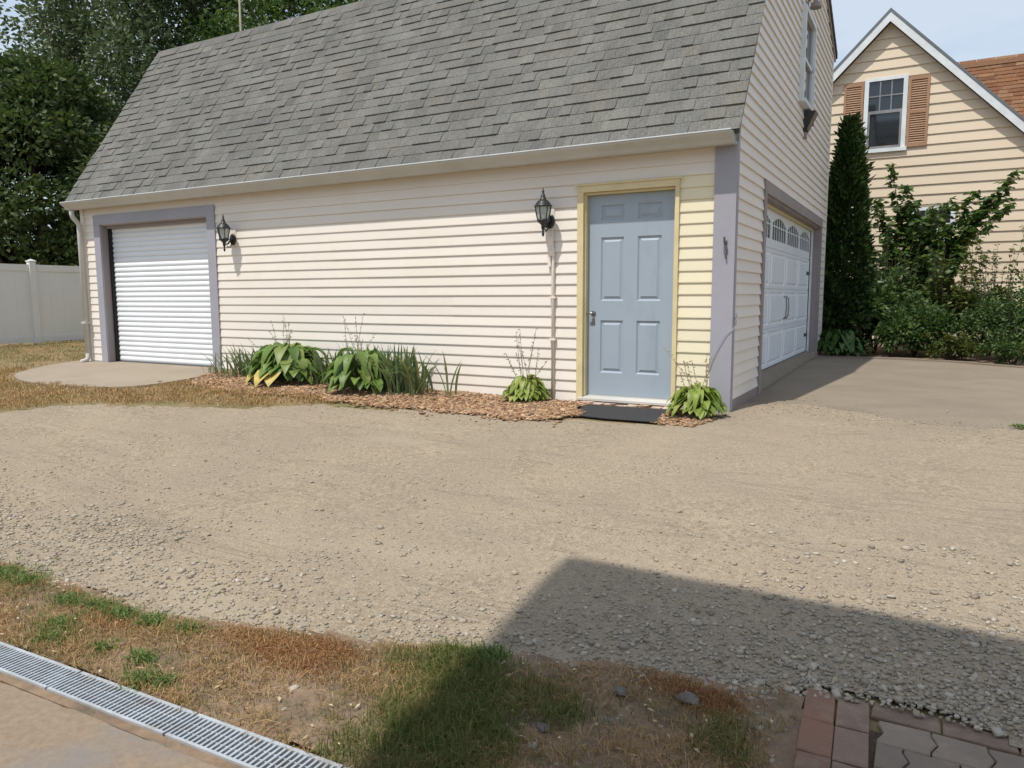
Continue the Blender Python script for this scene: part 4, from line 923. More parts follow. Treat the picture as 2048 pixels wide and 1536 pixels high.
def tree(name, label, base, height, rad, crown_lo, nclump, nleaf, L, m, trunk_r=0.2, squash=1.0, group=None, droop=0.1, cr=(0.9, 1.6), core=0.45):
    bx, by = base; bz = float(gz(bx, by))
    T = Thing(name, label, 'tree', (bx, by, bz), group)
    cz0, cz1 = bz + crown_lo, bz + height
    tp = [(bx + 0.15 * math.sin(i), by + .1 * math.cos(1.7 * i), bz - .1 + (height * .8) * i / 6) for i in range(7)]
    limbs = [tube(tp, [trunk_r * (1.15 - .16 * i) for i in range(7)], 9)]
    C = []
    for i in range(nclump):
        t = rng.random() ** 0.85; z = cz0 + (cz1 - cz0) * t
        prof = rad * (math.sin(math.pi * min(1, (0.16 + 0.84 * t)) ** squash) ** 0.62 + 0.05)
        th = rng.random() * 2 * math.pi; r = prof * (core + (1 - core) * rng.random() ** .5) * rng.uniform(.8, 1.12)
        C.append((bx + r * math.cos(th), by + r * math.sin(th), z, rng.uniform(*cr)))
        if i % 3 == 0:
            zz = max(bz + crown_lo * .7, z - r * .75); tt = min(.95, max(0.0, (zz - bz) / (height * .8)))
            a = Vector((bx, by, zz)); b_ = Vector(C[-1][:3]); mid = (a + b_) / 2 + Vector((0, 0, -.15 * r))
            limbs.append(tube([a, mid, b_], [trunk_r * .42 * (1.05 - tt), trunk_r * .25 * (1.05 - tt) + .01, .012], 6))
    T.part('trunk', join(*limbs), M['bark'], smooth=True)
    per = nleaf // nclump; Ps = []; Ds = []
    for (x, y, z, r) in C:
        d = unit(per); rr = r * (0.25 + .75 * rng.random((per, 1)) ** .45)
        q = d * rr * np.array([1, 1, .72]); Ps.append(q + np.array([x, y, z])); Ds.append(d + 0.9 * unit(per))
    Pn = np.concatenate(Ps); Dn = np.concatenate(Ds)
    keep = Pn[:, 2] > bz + 0.05
    Pn, Dn = Pn[keep], Dn[keep]
    n = len(Pn)
    VF = leafcloud(Pn, L * rng.uniform(.65, 1.25, n), L * .62 * rng.uniform(.7, 1.2, n), droop=droop, D=Dn)
    T.part('crown', VF, m)
    return T
tree('maple_tree', 'dense dark green maple at the left edge behind the white fence', (-22.6, 6.3), 7.7, 3.2, 0.6, 105, 46000, 0.20, M['leaf_maple'], 0.22, group='trees behind the garage', cr=(0.7, 1.25))
tree('tall_poplar', 'tall loose grey-green tree rising behind the left end of the roof', (-25.8, 12.8), 17.5, 3.9, 2.5, 150, 60000, 0.20, M['leaf_grey'], 0.3, group='trees behind the garage', cr=(1.0, 1.7), core=.15)
tree('ash_tree', 'dark green tree showing over the roof edge right of the thin mast', (-19.5, 15.5), 14.0, 4.6, 2.5, 80, 30000, 0.19, M['leaf_mid'], 0.25, group='trees behind the garage', cr=(0.9, 1.5))
tree('elm_tree', 'mid green tree behind the roof, left of the thin mast', (-24.5, 17.5), 14.5, 5.2, 2.0, 100, 40000, 0.2, M['leaf_mid'], 0.25, group='trees behind the garage', cr=(0.9, 1.5))
tree('lower_maple', 'low dark tree filling the gap between the fence and the garage', (-18.6, 8.6), 6.6, 2.6, 0.3, 70, 30000, 0.17, M['leaf_maple'], 0.15, group='trees behind the garage', cr=(0.6, 1.1))
tree('far_maple', 'dark tree farthest left, cut by the photo edge', (-26.5, 4.4), 5.6, 2.6, 0.3, 55, 20000, 0.2, M['leaf_maple'], 0.2, group='trees behind the garage', cr=(0.8, 1.3))

# arborvitae
bx, by = 0.27, 7.35; bz = float(gz(bx, by))
T = Thing('arborvitae', 'tall narrow dark arborvitae against the tan house', 'tree', (bx, by, bz))
T.part('trunk', tube([(bx, by, bz - .1), (bx + .02, by, bz + 2), (bx, by, bz + 4.0)], [.07, .045, .01], 8), M['bark'])
n = 21000; t = rng.random(n) ** 0.9; z = t * 3.98
prof = 0.43 * np.clip(1 - t ** 2.1, 0, 1) ** .85 * (0.82 + .18 * np.clip(t * 6, 0, 1)) + 0.02
th = rng.random(n) * 2 * np.pi
lump = 1 + .30 * np.sin(th * 5 + z * 3.1) * np.sin(z * 4.7 + th * 2) + .13 * np.sin(z * 11 + th * 6)
r = prof * lump * (0.35 + .65 * rng.random(n) ** .45)
Pn = np.stack([bx + r * np.cos(th), by + r * np.sin(th), bz + .05 + z], 1)
Dn = np.stack([np.cos(th), np.sin(th), .9 + 0 * th], 1) + .55 * unit(n)
n2 = 3200; i2 = rng.integers(0, n, n2); cl = unit(260)[rng.integers(0, 260, n2)]
P2 = Pn[i2] + np.stack([np.cos(th[i2]), np.sin(th[i2]), .5 + 0 * i2], 1) * (np.abs(rng.normal(size=n2)) * .055 * (1 - .4 * t[i2]))[:, None]
VF1 = leafcloud(Pn, .085 * rng.uniform(.6, 1.3, n), .045 * rng.uniform(.6, 1.3, n), D=Dn, up=.1)
VF2 = leafcloud(P2, .12 * rng.uniform(.6, 1.3, n2), .05 * rng.uniform(.6, 1.3, n2), D=Dn[i2], up=.1)
T.part('crown', catVF(VF1, VF2), M['leaf_cedar'])

# sapling in front of the lower house window
bx, by = 1.38, 8.75; bz = float(gz(bx, by))
T = Thing('sapling', 'leggy broad-leaved sapling spreading in front of the lower house window', 'tree', (bx, by, bz))
tips = [(0.86, 8.6, 3.42), (0.62, 8.5, 2.80), (0.72, 8.5, 2.45), (2.85, 8.6, 3.12), (2.72, 8.5, 2.9), (2.5, 8.7, 2.75), (2.25, 8.7, 2.85), (2.2, 8.5, 2.25), (1.25, 8.6, 2.75), (1.55, 8.7, 2.6), (1.85, 8.6, 2.7),
        (2.75, 8.3, 2.6), (0.75, 8.6, 1.75), (0.55, 8.4, 1.62), (2.1, 8.5, 1.75), (1.0, 8.5, 2.2), (1.7, 8.4, 2.1), (1.2, 8.4, 1.8), (1.1, 8.3, 1.5), (1.5, 8.2, 1.7), (1.75, 8.3, 1.45), (1.35, 8.3, 2.35), (1.6, 8.3, 2.45), (1.9, 8.4, 2.2), (1.05, 8.5, 2.6), (1.15, 8.4, 3.0), (1.45, 8.3, 1.3), (2.3, 8.5, 2.5), (.9, 8.4, 2.0)]
limbs = []; Ps = []; Ds = []; Ls = []
for (tx, ty, tz) in tips:
    a = Vector((bx + random.uniform(-.06, .06), by, bz)); e_ = Vector((tx, ty, tz))
    c_ = Vector((bx + (tx - bx) * .28, by + (ty - by) * .4, bz + (tz - bz) * random.uniform(.55, .66)))
    pts = [(1 - u) ** 2 * a + 2 * u * (1 - u) * c_ + u * u * e_ for u in np.linspace(0, 1, 9)]
    limbs.append(tube(pts, list(np.linspace(.017, .003, 9)), 6))
    for u in np.linspace(.34, 1, 46):
        p = (1 - u) ** 2 * a + 2 * u * (1 - u) * c_ + u * u * e_
        for q in range(3 if u < .6 else 4):
            off = Vector(unit(1)[0]) * random.uniform(.0, .22 if u < .6 else .10)
            Ps.append(np.array(p + off)); d = Vector(unit(1)[0]); d.z = d.z * .4 - .25; Ds.append(np.array(d)); Ls.append(random.uniform(.10, .185))
T.part('trunk', join(*limbs), M['bark'], smooth=True)
Ps = np.array(Ps); Ds = np.array(Ds); Ls = np.array(Ls)
T.part('crown', leafcloud(Ps, Ls, Ls * .66, D=Ds, up=.6), M['leaf_mid'])

# shrubs of the planting bed
def shrub(name, label, x, y, rx, ry, h, n, L, m, z0=0.0, aspect=.55, stems=7, shoots=14):
    bz = float(gz(x, y)); T = Thing(name, label, 'shrub', (x, y, bz), 'shrubs in the bed below the tan house')
    st = []
    for i in range(stems):
        th = rng.random() * 6.283; q = rng.uniform(.3, .8)
        st.append(tube([(x, y, bz - .05), (x + rx * q * .5 * math.cos(th), y + ry * q * .5 * math.sin(th), bz + h * .45), (x + rx * q * math.cos(th), y + ry * q * math.sin(th), bz + h * rng.uniform(.7, .98))], [.012, .008, .003], 5))
    P_ = []; D_ = []
    for i in range(shoots):
        th = rng.random() * 6.283; q = rng.uniform(.35, 1.15); a_ = np.array([x + rx * .4 * math.cos(th), y + ry * .4 * math.sin(th), bz + h * .55])
        e_ = np.array([x + rx * q * math.cos(th), y + ry * q * math.sin(th), bz + h * rng.uniform(1.0, 1.38)])
        st.append(tube([tuple(a_), tuple((a_ + e_) / 2 + np.array([0, 0, .05])), tuple(e_)], [.006, .004, .002], 5))
        k = 34; u = rng.random(k)[:, None]
        P_.append(a_ * (1 - u) + e_ * u + unit(k) * .045 * (1.3 - u)); d_ = unit(k); d_[:, 2] = d_[:, 2] * .5 - .1; D_.append(d_)
    nc = max(14, n // 190)
    for i in range(nc):
        d = unit(1)[0]; d[2] = abs(d[2]) ** .8
        if rng.random() < .3: d[2] *= -.1
        rr = rng.uniform(.55, 1.0); c = np.array([x + d[0] * rx * rr, y + d[1] * ry * rr, bz + h * .40 + d[2] * h * .52 * rr])
        k = n // nc; s = rng.uniform(.10, .2) * (1 if h > .6 else .6)
        dd = unit(k); P_.append(c + dd * s * rng.random((k, 1)) ** .4); D_.append(dd + .6 * unit(k))
    T.part('stems', join(*st), M['bark'])
    P_ = np.concatenate(P_); D_ = np.concatenate(D_); P_[:, 2] = np.maximum(P_[:, 2], bz + .02)
    k = len(P_)
    T.part('foliage', leafcloud(P_, L * rng.uniform(.6, 1.3, k), L * aspect * rng.uniform(.7, 1.2, k), D=D_, up=.5), m)
shrub('lilac_bush', 'dark shrub beside the foot of the arborvitae', 0.82, 7.35, .55, .5, 1.4, 4600, .095, M['leaf_shrub'])
shrub('feathery_bush', 'feathery mid green bush right of the arborvitae', 1.0, 8.0, .55, .5, 1.7, 7500, .07, M['leaf_mid'], aspect=.3)
shrub('dark_bush', 'very dark bush under the lower house window', 1.45, 7.9, .65, .5, 1.4, 4800, .10, M['leaf_shrub'])
shrub('viburnum', 'rounded yellow-tinged shrub right of the lower house window', 2.0, 7.6, .6, .5, 1.45, 4600, .095, M['leaf_yellowish'])
shrub('rose_bush', 'open light shrub against the tan siding at the right', 2.55, 7.7, .45, .4, 1.4, 2600, .07, M['leaf_yellowish'], stems=12)
shrub('spirea', 'low green shrub at the right end of the bed', 2.75, 6.85, .7, .5, 1.0, 8000, .06, M['leaf_shrub'])
shrub('peony', 'low dark leafy clump at the driveway edge, centre of the bed', 1.45, 6.95, .6, .4, .8, 6000, .08, M['leaf_shrub'])
shrub('ivy_clump', 'trailing yellow-green clump at the driveway edge', 1.95, 6.5, .5, .3, .34, 2600, .055, M['leaf_yellowish'])
shrub('ivy_mound', 'trailing dark mound along the driveway edge at far right', 2.75, 6.1, .55, .35, .42, 3000, .055, M['leaf_shrub'])
shrub('corner_bush', 'dark shrub half hidden behind the garage corner', 0.15, 8.3, .5, .5, 1.5, 3800, .075, M['leaf_shrub'])
shrub('cane_bush', 'arching twiggy shrub cut by the right photo edge', 3.15, 7.4, .4, .4, 1.7, 2400, .07, M['leaf_mid'], stems=12)

# ------------------------------------------------------------------ hostas and irises by the garage wall
def strip_mesh(name, cen, wid, mat_, fold=.25, cup=0.0):
    V = []; F = []
    for i, ((x, z), w) in enumerate(zip(cen, wid)):
        V += [(x, -w, z + w * fold), (x, 0, z), (x, w, z + w * fold)]
    for i in range(len(cen) - 1):
        for j in (0, 1): F.append((3 * i + j, 3 * i + j + 1, 3 * i + 4 + j, 3 * i + 3 + j))
    m = mesh(V, F, True); m.name = name; m.materials.append(mat_); return m
M['hosta'] = island('hosta_leaf', [(0.19, 0.255, 0.04), (0.26, 0.32, 0.06), (0.12, 0.19, 0.03), (0.33, 0.37, 0.10), (0.16, 0.23, 0.035)], rough=0.45, trans=0.25, spec=0.35)
M['hosta_dark'] = island('hosta_dark_leaf', [(0.085, 0.155, 0.035), (0.13, 0.21, 0.045), (0.18, 0.255, 0.06), (0.10, 0.175, 0.04), (0.24, 0.29, 0.08)], rough=0.45, trans=0.25, spec=0.35)
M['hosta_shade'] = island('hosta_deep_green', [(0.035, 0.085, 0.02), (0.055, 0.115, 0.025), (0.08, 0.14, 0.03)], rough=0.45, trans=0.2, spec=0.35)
M['hosta_sick'] = mat('yellowed_hosta_leaf', (0.55, 0.36, 0.10), (0.30, 0.30, 0.07), scale=9, rough=0.5)
M['iris'] = island('iris_blade', [(0.10, 0.165, 0.08), (0.15, 0.22, 0.105), (0.20, 0.26, 0.115), (0.12, 0.185, 0.09), (0.28, 0.29, 0.12)], rough=0.5, trans=0.2, spec=0.3)
M['stalk'] = mat('dry_flower_stalk', (0.36, 0.29, 0.20), (0.27, 0.20, 0.14), rough=0.8)
M['stalk_green'] = mat('green_flower_stalk', (0.25, 0.27, 0.12), rough=0.7)
def hosta_meshes(mm):
    R_ = []
    for k in range(3):
        h = (.62, .48, .36)[k]
        cen = [(0, 0), (.10, h * .55), (.22, h * .88), (.30, h), (.45, h * 1.06), (.63, h * 1.0), (.80, h * .84), (.93, h * .62), (1.0, h * .42)]
        wid = [.018, .016, .02, .10, .19, .225, .185, .09, .005]
        R_.append(strip_mesh('leaf', cen, wid, mm, fold=.22))
    return R_
HM = {k: hosta_meshes(M[k]) for k in ('hosta', 'hosta_dark', 'hosta_shade', 'hosta_sick')}
IM = []
for k in range(4):
    b = (.10, .22, .40, .66)[k]
    cen = [(b * .15 * u * 2 + b * u ** 2.2, u * (1 - .30 * b * u ** 1.5) - (.35 * max(0, u - .72) if k == 3 else 0)) for u in np.linspace(0, 1, 8)]
    wid = [.018, .024, .027, .028, .026, .021, .013, .002]
    IM.append(strip_mesh('blade', cen, wid, M['iris'], fold=.12))
def Ml(x, y, z, rz, s, tilt=0.0, w=1.0):
    return Matrix.Translation((x, y, z)) @ Matrix.Rotation(rz, 4, 'Z') @ Matrix.Rotation(tilt, 4, 'Y') @ Matrix.Diagonal((s, s * w, s, 1))
def hosta(label, x, y, r, n, key, stalks=0, stalk_h=.6, wall=True, zoff=0.02, green=False, big=.55, zup=1.3):
    bz = float(gz(x, y)) + zoff; T = Thing('hosta', label, 'plant', (x, y, bz), None)
    for i in range(n):
        th = rng.random() * 6.283; q = rng.random() ** .7
        s = r * big * rng.uniform(.8, 1.15)
        if wall and math.sin(th) > 0.35: q *= .7
        k = 0 if q < .4 else (1 if q < .75 else 2)
        jx, jy = math.cos(th) * r * (1.02 - big) * q + rng.normal() * r * .06, math.sin(th) * r * (1.02 - big) * q * .8
        mm = Ml(jx, jy, 0, th + rng.normal() * .3, s, rng.normal() * .15, rng.uniform(.75, 1.05)) @ Matrix.Diagonal((1, 1, 1 + zup * (1 - q) ** .8, 1))
        T.inst('leaf', HM[key][k], mm)
    for i in range(stalks):
        dx, dy = rng.normal() * .22 * stalk_h, -abs(rng.normal()) * .12 * stalk_h; hh = stalk_h * rng.uniform(.55, 1.05)
        b0 = Vector((rng.normal() * .05, rng.normal() * .03, 0.02)); tip = b0 + Vector((dx, dy, hh)); mid = (b0 + tip) / 2 + Vector((dx * -.18, 0, 0))
        L_ = [tube([b0, mid, tip], [.0035, .003, .0018], 5)]
        for u in np.linspace(.62, 1, 7):
            p = b0.lerp(tip, u) + Vector((dx * -.18 * (4 * u * (1 - u)), 0, 0)); d = Vector(unit(1)[0]); d.z -= .3
            L_.append(tube([p, p + d * .012, p + d * .032], [.0015, .0055, .001], 5))
        o = mk('flower_stalk', join(*L_)[0], join(*L_)[1], M['stalk_green'] if green else M['stalk'], T.o)
    return T
def iris(label, x, y, r, n, h, zoff=0.02, lean=0.0):
    bz = float(gz(x, y)) + zoff; T = Thing('iris', label, 'plant', (x, y, bz), None)
    for i in range(n):
        th = rng.random() * 6.283; q = rng.random(); k = 0 if q < .2 else (1 if q < .48 else (2 if q < .78 else 3))
        px_, py_ = rng.normal() * r * .42, rng.normal() * r * .16
        if math.sin(th) > .2: th = -th
        if px_ * math.cos(th) < 0 and rng.random() < .6: th = math.pi - th
        T.inst('blade', IM[k], Ml(px_, py_, -.02, th, h * rng.uniform(.6, 1.08), rng.normal() * .10 + lean, rng.uniform(.8, 1.3)))
    return T
T1 = hosta('large hosta with yellowed lower leaves in the left flower clump', -5.35, -0.38, .56, 150, 'hosta_dark', 12, .78, green=True, big=.62, zup=.75)
for i, (th, s) in enumerate(((-1.9, .46), (-1.15, .50), (-1.55, .52), (-2.5, .42))):
    T1.inst('leaf', HM['hosta_sick'][2], Ml(.05 * i - .05, -.06, .02, th, s, .25)).data
iris('iris fan at the left end of the flower bed next to the roll-up door', -5.98, -0.36, .70, 150, .44)
iris('strappy iris between the two large hostas', -4.70, -0.34, .50, 110, .45)
iris('tallest upright iris clump, at the right end of the flower bed', -3.66, -0.40, .58, 190, .56)
iris('iris blades behind the right-hand hosta', -4.05, -0.22, .62, 110, .55)
hosta('smaller hosta tucked among the irises at the right of the flower bed', -4.10, -0.50, .50, 120, 'hosta_dark', 9, .82)
iris('short grassy tuft at the foot of the roll-up door trim', -6.72, -0.34, .28, 45, .16)
hosta('small bright hosta below the conduit left of the blue door', -2.06, -0.22, .27, 170, 'hosta', 11, .72)
hosta('bright hosta at the corner post right of the blue door', -0.20, -0.36, .29, 190, 'hosta', 8, .62)
hosta('deep green hosta in the shade at the far garage corner', 0.36, 6.55, .48, 170, 'hosta_shade', 0, wall=False)
for k in range(1):
    pass

# ------------------------------------------------------------------ loose stuff: stones, chips, blades
def stones(name, XY, size, m, sink=.40, flat=.62):
    n = len(XY)
    c = np.array([[-1, -1, -1], [1, -1, -1], [1, 1, -1], [-1, 1, -1], [-1, -1, 1], [1, -1, 1], [1, 1, 1], [-1, 1, 1]], float) * .5
    V = c[None] * (1 + rng.uniform(-.42, .30, (n, 8, 3)))
    V *= np.stack([rng.uniform(.7, 1.3, n), rng.uniform(.6, 1.1, n), flat * rng.uniform(.6, 1.1, n)], 1)[:, None, :] * size[:, None, None]
    a = rng.random(n) * 6.283; ca, sa = np.cos(a), np.sin(a); b = rng.normal(size=n) * .35; cb, sb = np.cos(b), np.sin(b)
    x, y, z = V[..., 0], V[..., 1], V[..., 2]
    y, z = y * cb[:, None] - z * sb[:, None], y * sb[:, None] + z * cb[:, None]
    x, y = x * ca[:, None] - y * sa[:, None], x * sa[:, None] + y * ca[:, None]
    zz = gz(XY[:, 0], XY[:, 1]) + wob(XY[:, 0], XY[:, 1]) + .006 + size * flat * (.5 - sink)
    V = np.stack([x + XY[:, :1], y + XY[:, 1:2], z + zz[:, None]], -1).reshape(-1, 3)
    T_ = np.array([[0, 2, 1], [0, 3, 2], [4, 5, 6], [4, 6, 7], [0, 1, 5], [0, 5, 4], [1, 2, 6], [1, 6, 5], [2, 3, 7], [2, 7, 6], [3, 0, 4], [3, 4, 7]])
    F = (np.arange(n)[:, None, None] * 8 + T_[None]).reshape(-1, 3)
    return tag(mk(name, V, F, m), kind='stuff')
def scatter(n, x0, x1, y0, y1, dens):
    P_ = np.stack([rng.uniform(x0, x1, n), rng.uniform(y0, y1, n)], 1)
    return P_[rng.random(n) < dens(P_[:, 0], P_[:, 1])]
def front_edge(x):
    g = np.array(GFRONT); return np.interp(x, g[:, 0], g[:, 1])
M['stone'] = island('crushed_limestone', [(0.37, 0.315, 0.24), (0.32, 0.28, 0.225), (0.42, 0.36, 0.28), (0.29, 0.25, 0.195), (0.36, 0.30, 0.225), (0.48, 0.43, 0.35), (0.34, 0.305, 0.255), (0.24, 0.20, 0.155)], rough=0.95, spec=0.15)
def patch(x, y, s=1.0, o=0.0):
    return .5 + .5 * np.sin(x * 2.1 * s + o + 1.3 * np.sin(y * 1.7 * s)) * np.sin(y * 2.9 * s + 1.1 * np.sin(x * 1.3 * s + o))
def dens_edge(x, y):
    d = y - front_edge(x)
    ins = (d > -.05)
    near = np.exp(-np.clip(d, 0, 9) / .30)
    right = np.clip((x - .2) / 1.4, 0, 1) * np.exp(-np.clip(d - .05, 0, 9) / .5)
    left = np.clip((-x - .6) / 1.5, 0, 1) * np.exp(-((d - .45) / .42) ** 2) * .75
    return ins * np.clip(.45 * near * (.3 + patch(x, y, 2.2, .7)) + .95 * right * (.55 + .6 * patch(x, y, 1.9, .2)) + left * (-.15 + .72 * patch(x, y, 1.6)) + .018, 0, 1) * .98
XY = scatter(85000, -4.6, 2.6, -5.3, -2.9, dens_edge)
stones('gravel_stones', XY, np.clip(rng.lognormal(math.log(.0085), .45, len(XY)) * (1 + .18 * np.clip((XY[:, 0] - .5) / 1.0, 0, 1)), .0035, .03), M['stone'])['label'] = 'loose crushed stones along the near edge of the gravel'
XY = scatter(46000, -9.0, 3.6, -4.6, 0.75, lambda x, y: inpoly(x + jag(x, y), y, GPOLY) * np.clip(.04 + .8 * (patch(x, y, .9, 2.0) > .74) * patch(x, y, 2.3) + .6 * np.exp(-np.abs(y - np.interp(x, [-7, -4, -1, .1, 1.2, 2.3], [-2.75, -1.4, -1.0, .2, .45, .1])) / .12), 0, 1) * .8)
stones('fine_gravel', XY, np.clip(rng.lognormal(math.log(.0055), .42, len(XY)), .0028, .022), M['stone'])['label'] = 'fine loose stones scattered over the gravel drive'
XY = scatter(2600, -3.2, 1.3, -5.65, -4.6, lambda x, y: (y < front_edge(x) - .02) * (.3 + .5 * (x > .5)))
stones('verge_pebbles', XY, np.clip(rng.lognormal(math.log(.0085), .5, len(XY)), .004, .03), M['stone'])['label'] = 'pebbles scattered through the dry verge'
XY = scatter(2600, .1, 3.2, .0, 2.2, lambda x, y: np.exp(-np.clip(y - np.interp(x, [0, .4, .75, 1.25, 1.65, 2.4], [.5, .75, .65, .48, .1, .2]), 0, 9) / .28) * .8)
stones('driveway_grit', XY, np.clip(rng.lognormal(math.log(.0065), .45, len(XY)), .003, .02), M['stone'], sink=.2)['label'] = 'stray gravel kicked onto the edge of the concrete driveway'
# a few fist-sized rocks lying by the verge
M['rock'] = mat('grey_rock', (0.10, 0.092, 0.088), (0.19, 0.165, 0.145), scale=14, rough=0.9, bump=0.5, bscale=40)
for lab, x, y, s in (('dark grey rock half buried at the shaded verge edge', .98, -4.77, .06), ('small reddish-grey stone lying in the shaded bare soil', .62, -5.13, .04), ('pale flat stone in the shaded verge near the gravel edge', .76, -4.83, .045)):
    u_ = unit(60); ph_ = rng.random(3) * 6
    rr = 1 + .22 * np.sin(u_ @ np.array([3., 1., 2.]) + ph_[0]) + .12 * np.sin(u_ @ np.array([-2., 5., 3.]) + ph_[1])
    import bmesh
    bm = bmesh.new()
    for p in u_ * rr[:, None] * np.array([1, .75, .5]): bm.verts.new(p * s * .6)
    bmesh.ops.convex_hull(bm, input=bm.verts)
    m_ = bpy.data.meshes.new('rock'); bm.to_mesh(m_); bm.free(); m_.materials.append(M['rock'])
    o = bpy.data.objects.new('rock', m_); COL.objects.link(o); o.location = (x, y, float(gz(x, y)) + .012 + s * .18); tag(o, lab, 'rock')

# wood chips
M['chips'] = island('wood_chips', [(0.36, 0.215, 0.12), (0.47, 0.30, 0.175), (0.27, 0.15, 0.085), (0.56, 0.39, 0.25), (0.40, 0.25, 0.14), (0.19, 0.105, 0.062), (0.33, 0.26, 0.19)], rough=0.9, spec=0.15)
MP = [(-6.75, -0.9), (-6.45, -1.0), (-5.6, -1.16), (-4.77, -1.13), (-3.84, -1.05), (-3.1, -1.06), (-2.2, -1.08), (-1.42, -1.0), (-1.28, -0.75), (-1.5, -0.02), (-6.95, -0.02), (-6.72, -0.3)]
XY = scatter(34000, -7, -1.2, -1.25, -.02, lambda x, y: inpoly(x + jag(x, y, .07), y + jag(y, x, .05) + rng.normal(size=len(x)) * .035, MP) * (.35 + .65 * np.clip((x + 6.6) / 1.2 + (y + 1.0) * 1.2, 0, 1)))
XY = np.concatenate([XY, scatter(2600, -7, -1.2, -1.5, -.6, lambda x, y: np.exp(-np.abs(y + 1.08) / .12) * .6)])
st = stones('mulch_chips', XY, np.clip(rng.lognormal(math.log(.021), .38, len(XY)), .008, .05), M['chips'], sink=-.3, flat=.3)
st['label'] = 'orange-brown wood chip mulch along the garage wall'
XY = scatter(2600, -.65, .1, -1.0, -.1, lambda x, y: inpoly(x, y, [(-.5, -.78), (-.1, -.85), (.02, -.5), (-.2, -.05), (-.48, -.05)]) * .9)
stones('corner_mulch', XY, np.clip(rng.lognormal(math.log(.019), .35, len(XY)), .008, .04), M['chips'], sink=-.2, flat=.3)['label'] = 'wood chips round the hosta beside the blue door'

# grass
def blades(name, XY, h, w, m, lean=.5, label=None, zo=.010):
    n = len(XY); a = rng.random(n) * 6.283; dx, dy = np.cos(a), np.sin(a); ln = np.abs(rng.normal(size=n)) * lean
    z0 = gz(XY[:, 0], XY[:, 1]) + zo
    b = np.stack([XY[:, 0], XY[:, 1], z0], 1); s = np.stack([-dy, dx, 0 * dx], 1) * (w / 2)[:, None]
    d = np.stack([dx, dy, 0 * dx], 1)
    mid = b + d * (h * ln * .35)[:, None] + np.array([0, 0, 1]) * (h * .55)[:, None]
    tip = b + d * (h * ln)[:, None] + np.array([0, 0, 1]) * (h * np.clip(1 - .35 * ln, .25, 1))[:, None]
    V = np.stack([b - s, b + s, mid + s * .75, mid - s * .75, tip], 1).reshape(-1, 3)
    T_ = np.array([[0, 1, 2], [0, 2, 3], [3, 2, 4]]); F = (np.arange(n)[:, None, None] * 5 + T_[None]).reshape(-1, 3)
    o = tag(mk(name, V, F, m), kind='stuff')
    if label: o['label'] = label
    return o
M['straw'] = island('dry_grass', [(0.44, 0.285, 0.135), (0.32, 0.195, 0.09), (0.54, 0.37, 0.19), (0.25, 0.155, 0.075), (0.38, 0.27, 0.115), (0.20, 0.125, 0.065)], rough=0.85, trans=0.15, spec=0.1)
M['grass'] = island('green_grass', [(0.085, 0.12, 0.03), (0.13, 0.15, 0.042), (0.065, 0.10, 0.024), (0.20, 0.18, 0.065), (0.10, 0.13, 0.034)], rough=0.7, trans=0.22, spec=0.2)
M['olive'] = island('olive_grass', [(0.20, 0.175, 0.06), (0.14, 0.15, 0.045), (0.26, 0.20, 0.08), (0.17, 0.12, 0.055), (0.12, 0.14, 0.04)], rough=0.85, trans=0.15, spec=0.1)
M['weed'] = island('weed_leaves', [(0.07, 0.135, 0.03), (0.10, 0.175, 0.038), (0.085, 0.15, 0.035), (0.15, 0.20, 0.05), (0.19, 0.20, 0.06)], rough=0.55, trans=0.22, spec=0.3)
M['rust'] = island('rusty_red_grass', [(0.28, 0.115, 0.055), (0.22, 0.095, 0.048), (0.34, 0.17, 0.075), (0.36, 0.24, 0.11)], rough=0.85, trans=0.12, spec=0.1)
def verge(x, y):
    return (y < front_edge(x) + .015 + jag(x, y, .02)) & (y > np.interp(x, [-4, .2, .55, 1.3], [-5.665, -5.595, -5.62, -5.75])) & (x < 1.29 + .03 * np.sin(y * 17))
def greenness(x, y):
    g = np.exp(-(((x - .13) / .15) ** 2 + ((y + 4.95) / .17) ** 2)) * 1.6 + np.exp(-(((x - .30) / .15) ** 2 + ((y + 5.30) / .26) ** 2)) * 1.7
    g += .5 * np.exp(-(((x - .5) / .16) ** 2 + ((y + 5.5) / .25) ** 2))
    g += .55 * np.exp(-(((x - .55) / .25) ** 2 + ((y + 4.98) / .14) ** 2)) + .45 * np.exp(-(((x - 1.13) / .08) ** 2 + ((y + 4.9) / .12) ** 2))
    return np.where(g > .22, g, g * .25)
def vpatch(x, y):
    return np.clip(1.5 * patch(x, y, 3.3, .5) * (.45 + .8 * patch(x, y, 1.35, 1.1)) + .35 * patch(x, y, 9.1, 1.9) - .15, 0, 1)
XY = scatter(210000, -3.1, 1.32, -5.75, -4.5, lambda x, y: verge(x, y) * np.clip(vpatch(x, y) - .25 * (x > .65) - .6 * np.exp(-(((x + .1) / .35) ** 2 + ((y + 5.40) / .12) ** 2)), .05, 1) * .55)
n = len(XY); blades('dry_grass', XY, rng.uniform(.008, .022, n) * rng.choice([1, 1, 1, 2.2], n), rng.uniform(.0014, .0034, n), M['straw'], lean=1.5, label='short straw-coloured dead grass on the verge')
XY = scatter(150000, -3.1, 1.32, -5.75, -4.5, lambda x, y: verge(x, y) * np.clip(.9 * patch(x, y, 2.6, 2.4) * patch(x, y, 6.7, .3) + .1 - .1 * (x > .65), .02, 1) * .45)
n = len(XY); blades('olive_grass', XY, rng.uniform(.010, .030, n), rng.uniform(.0015, .0036, n), M['olive'], lean=1.2, label='thin olive grass mixed through the dry verge')
XY = scatter(150000, -.7, 1.3, -5.75, -4.6, lambda x, y: verge(x, y) * np.clip(greenness(x + jag(x, y, .035), y + jag(y, x, .03)) * (.4 + .8 * patch(x, y, 7.0, .8)), 0, 1) * .48)
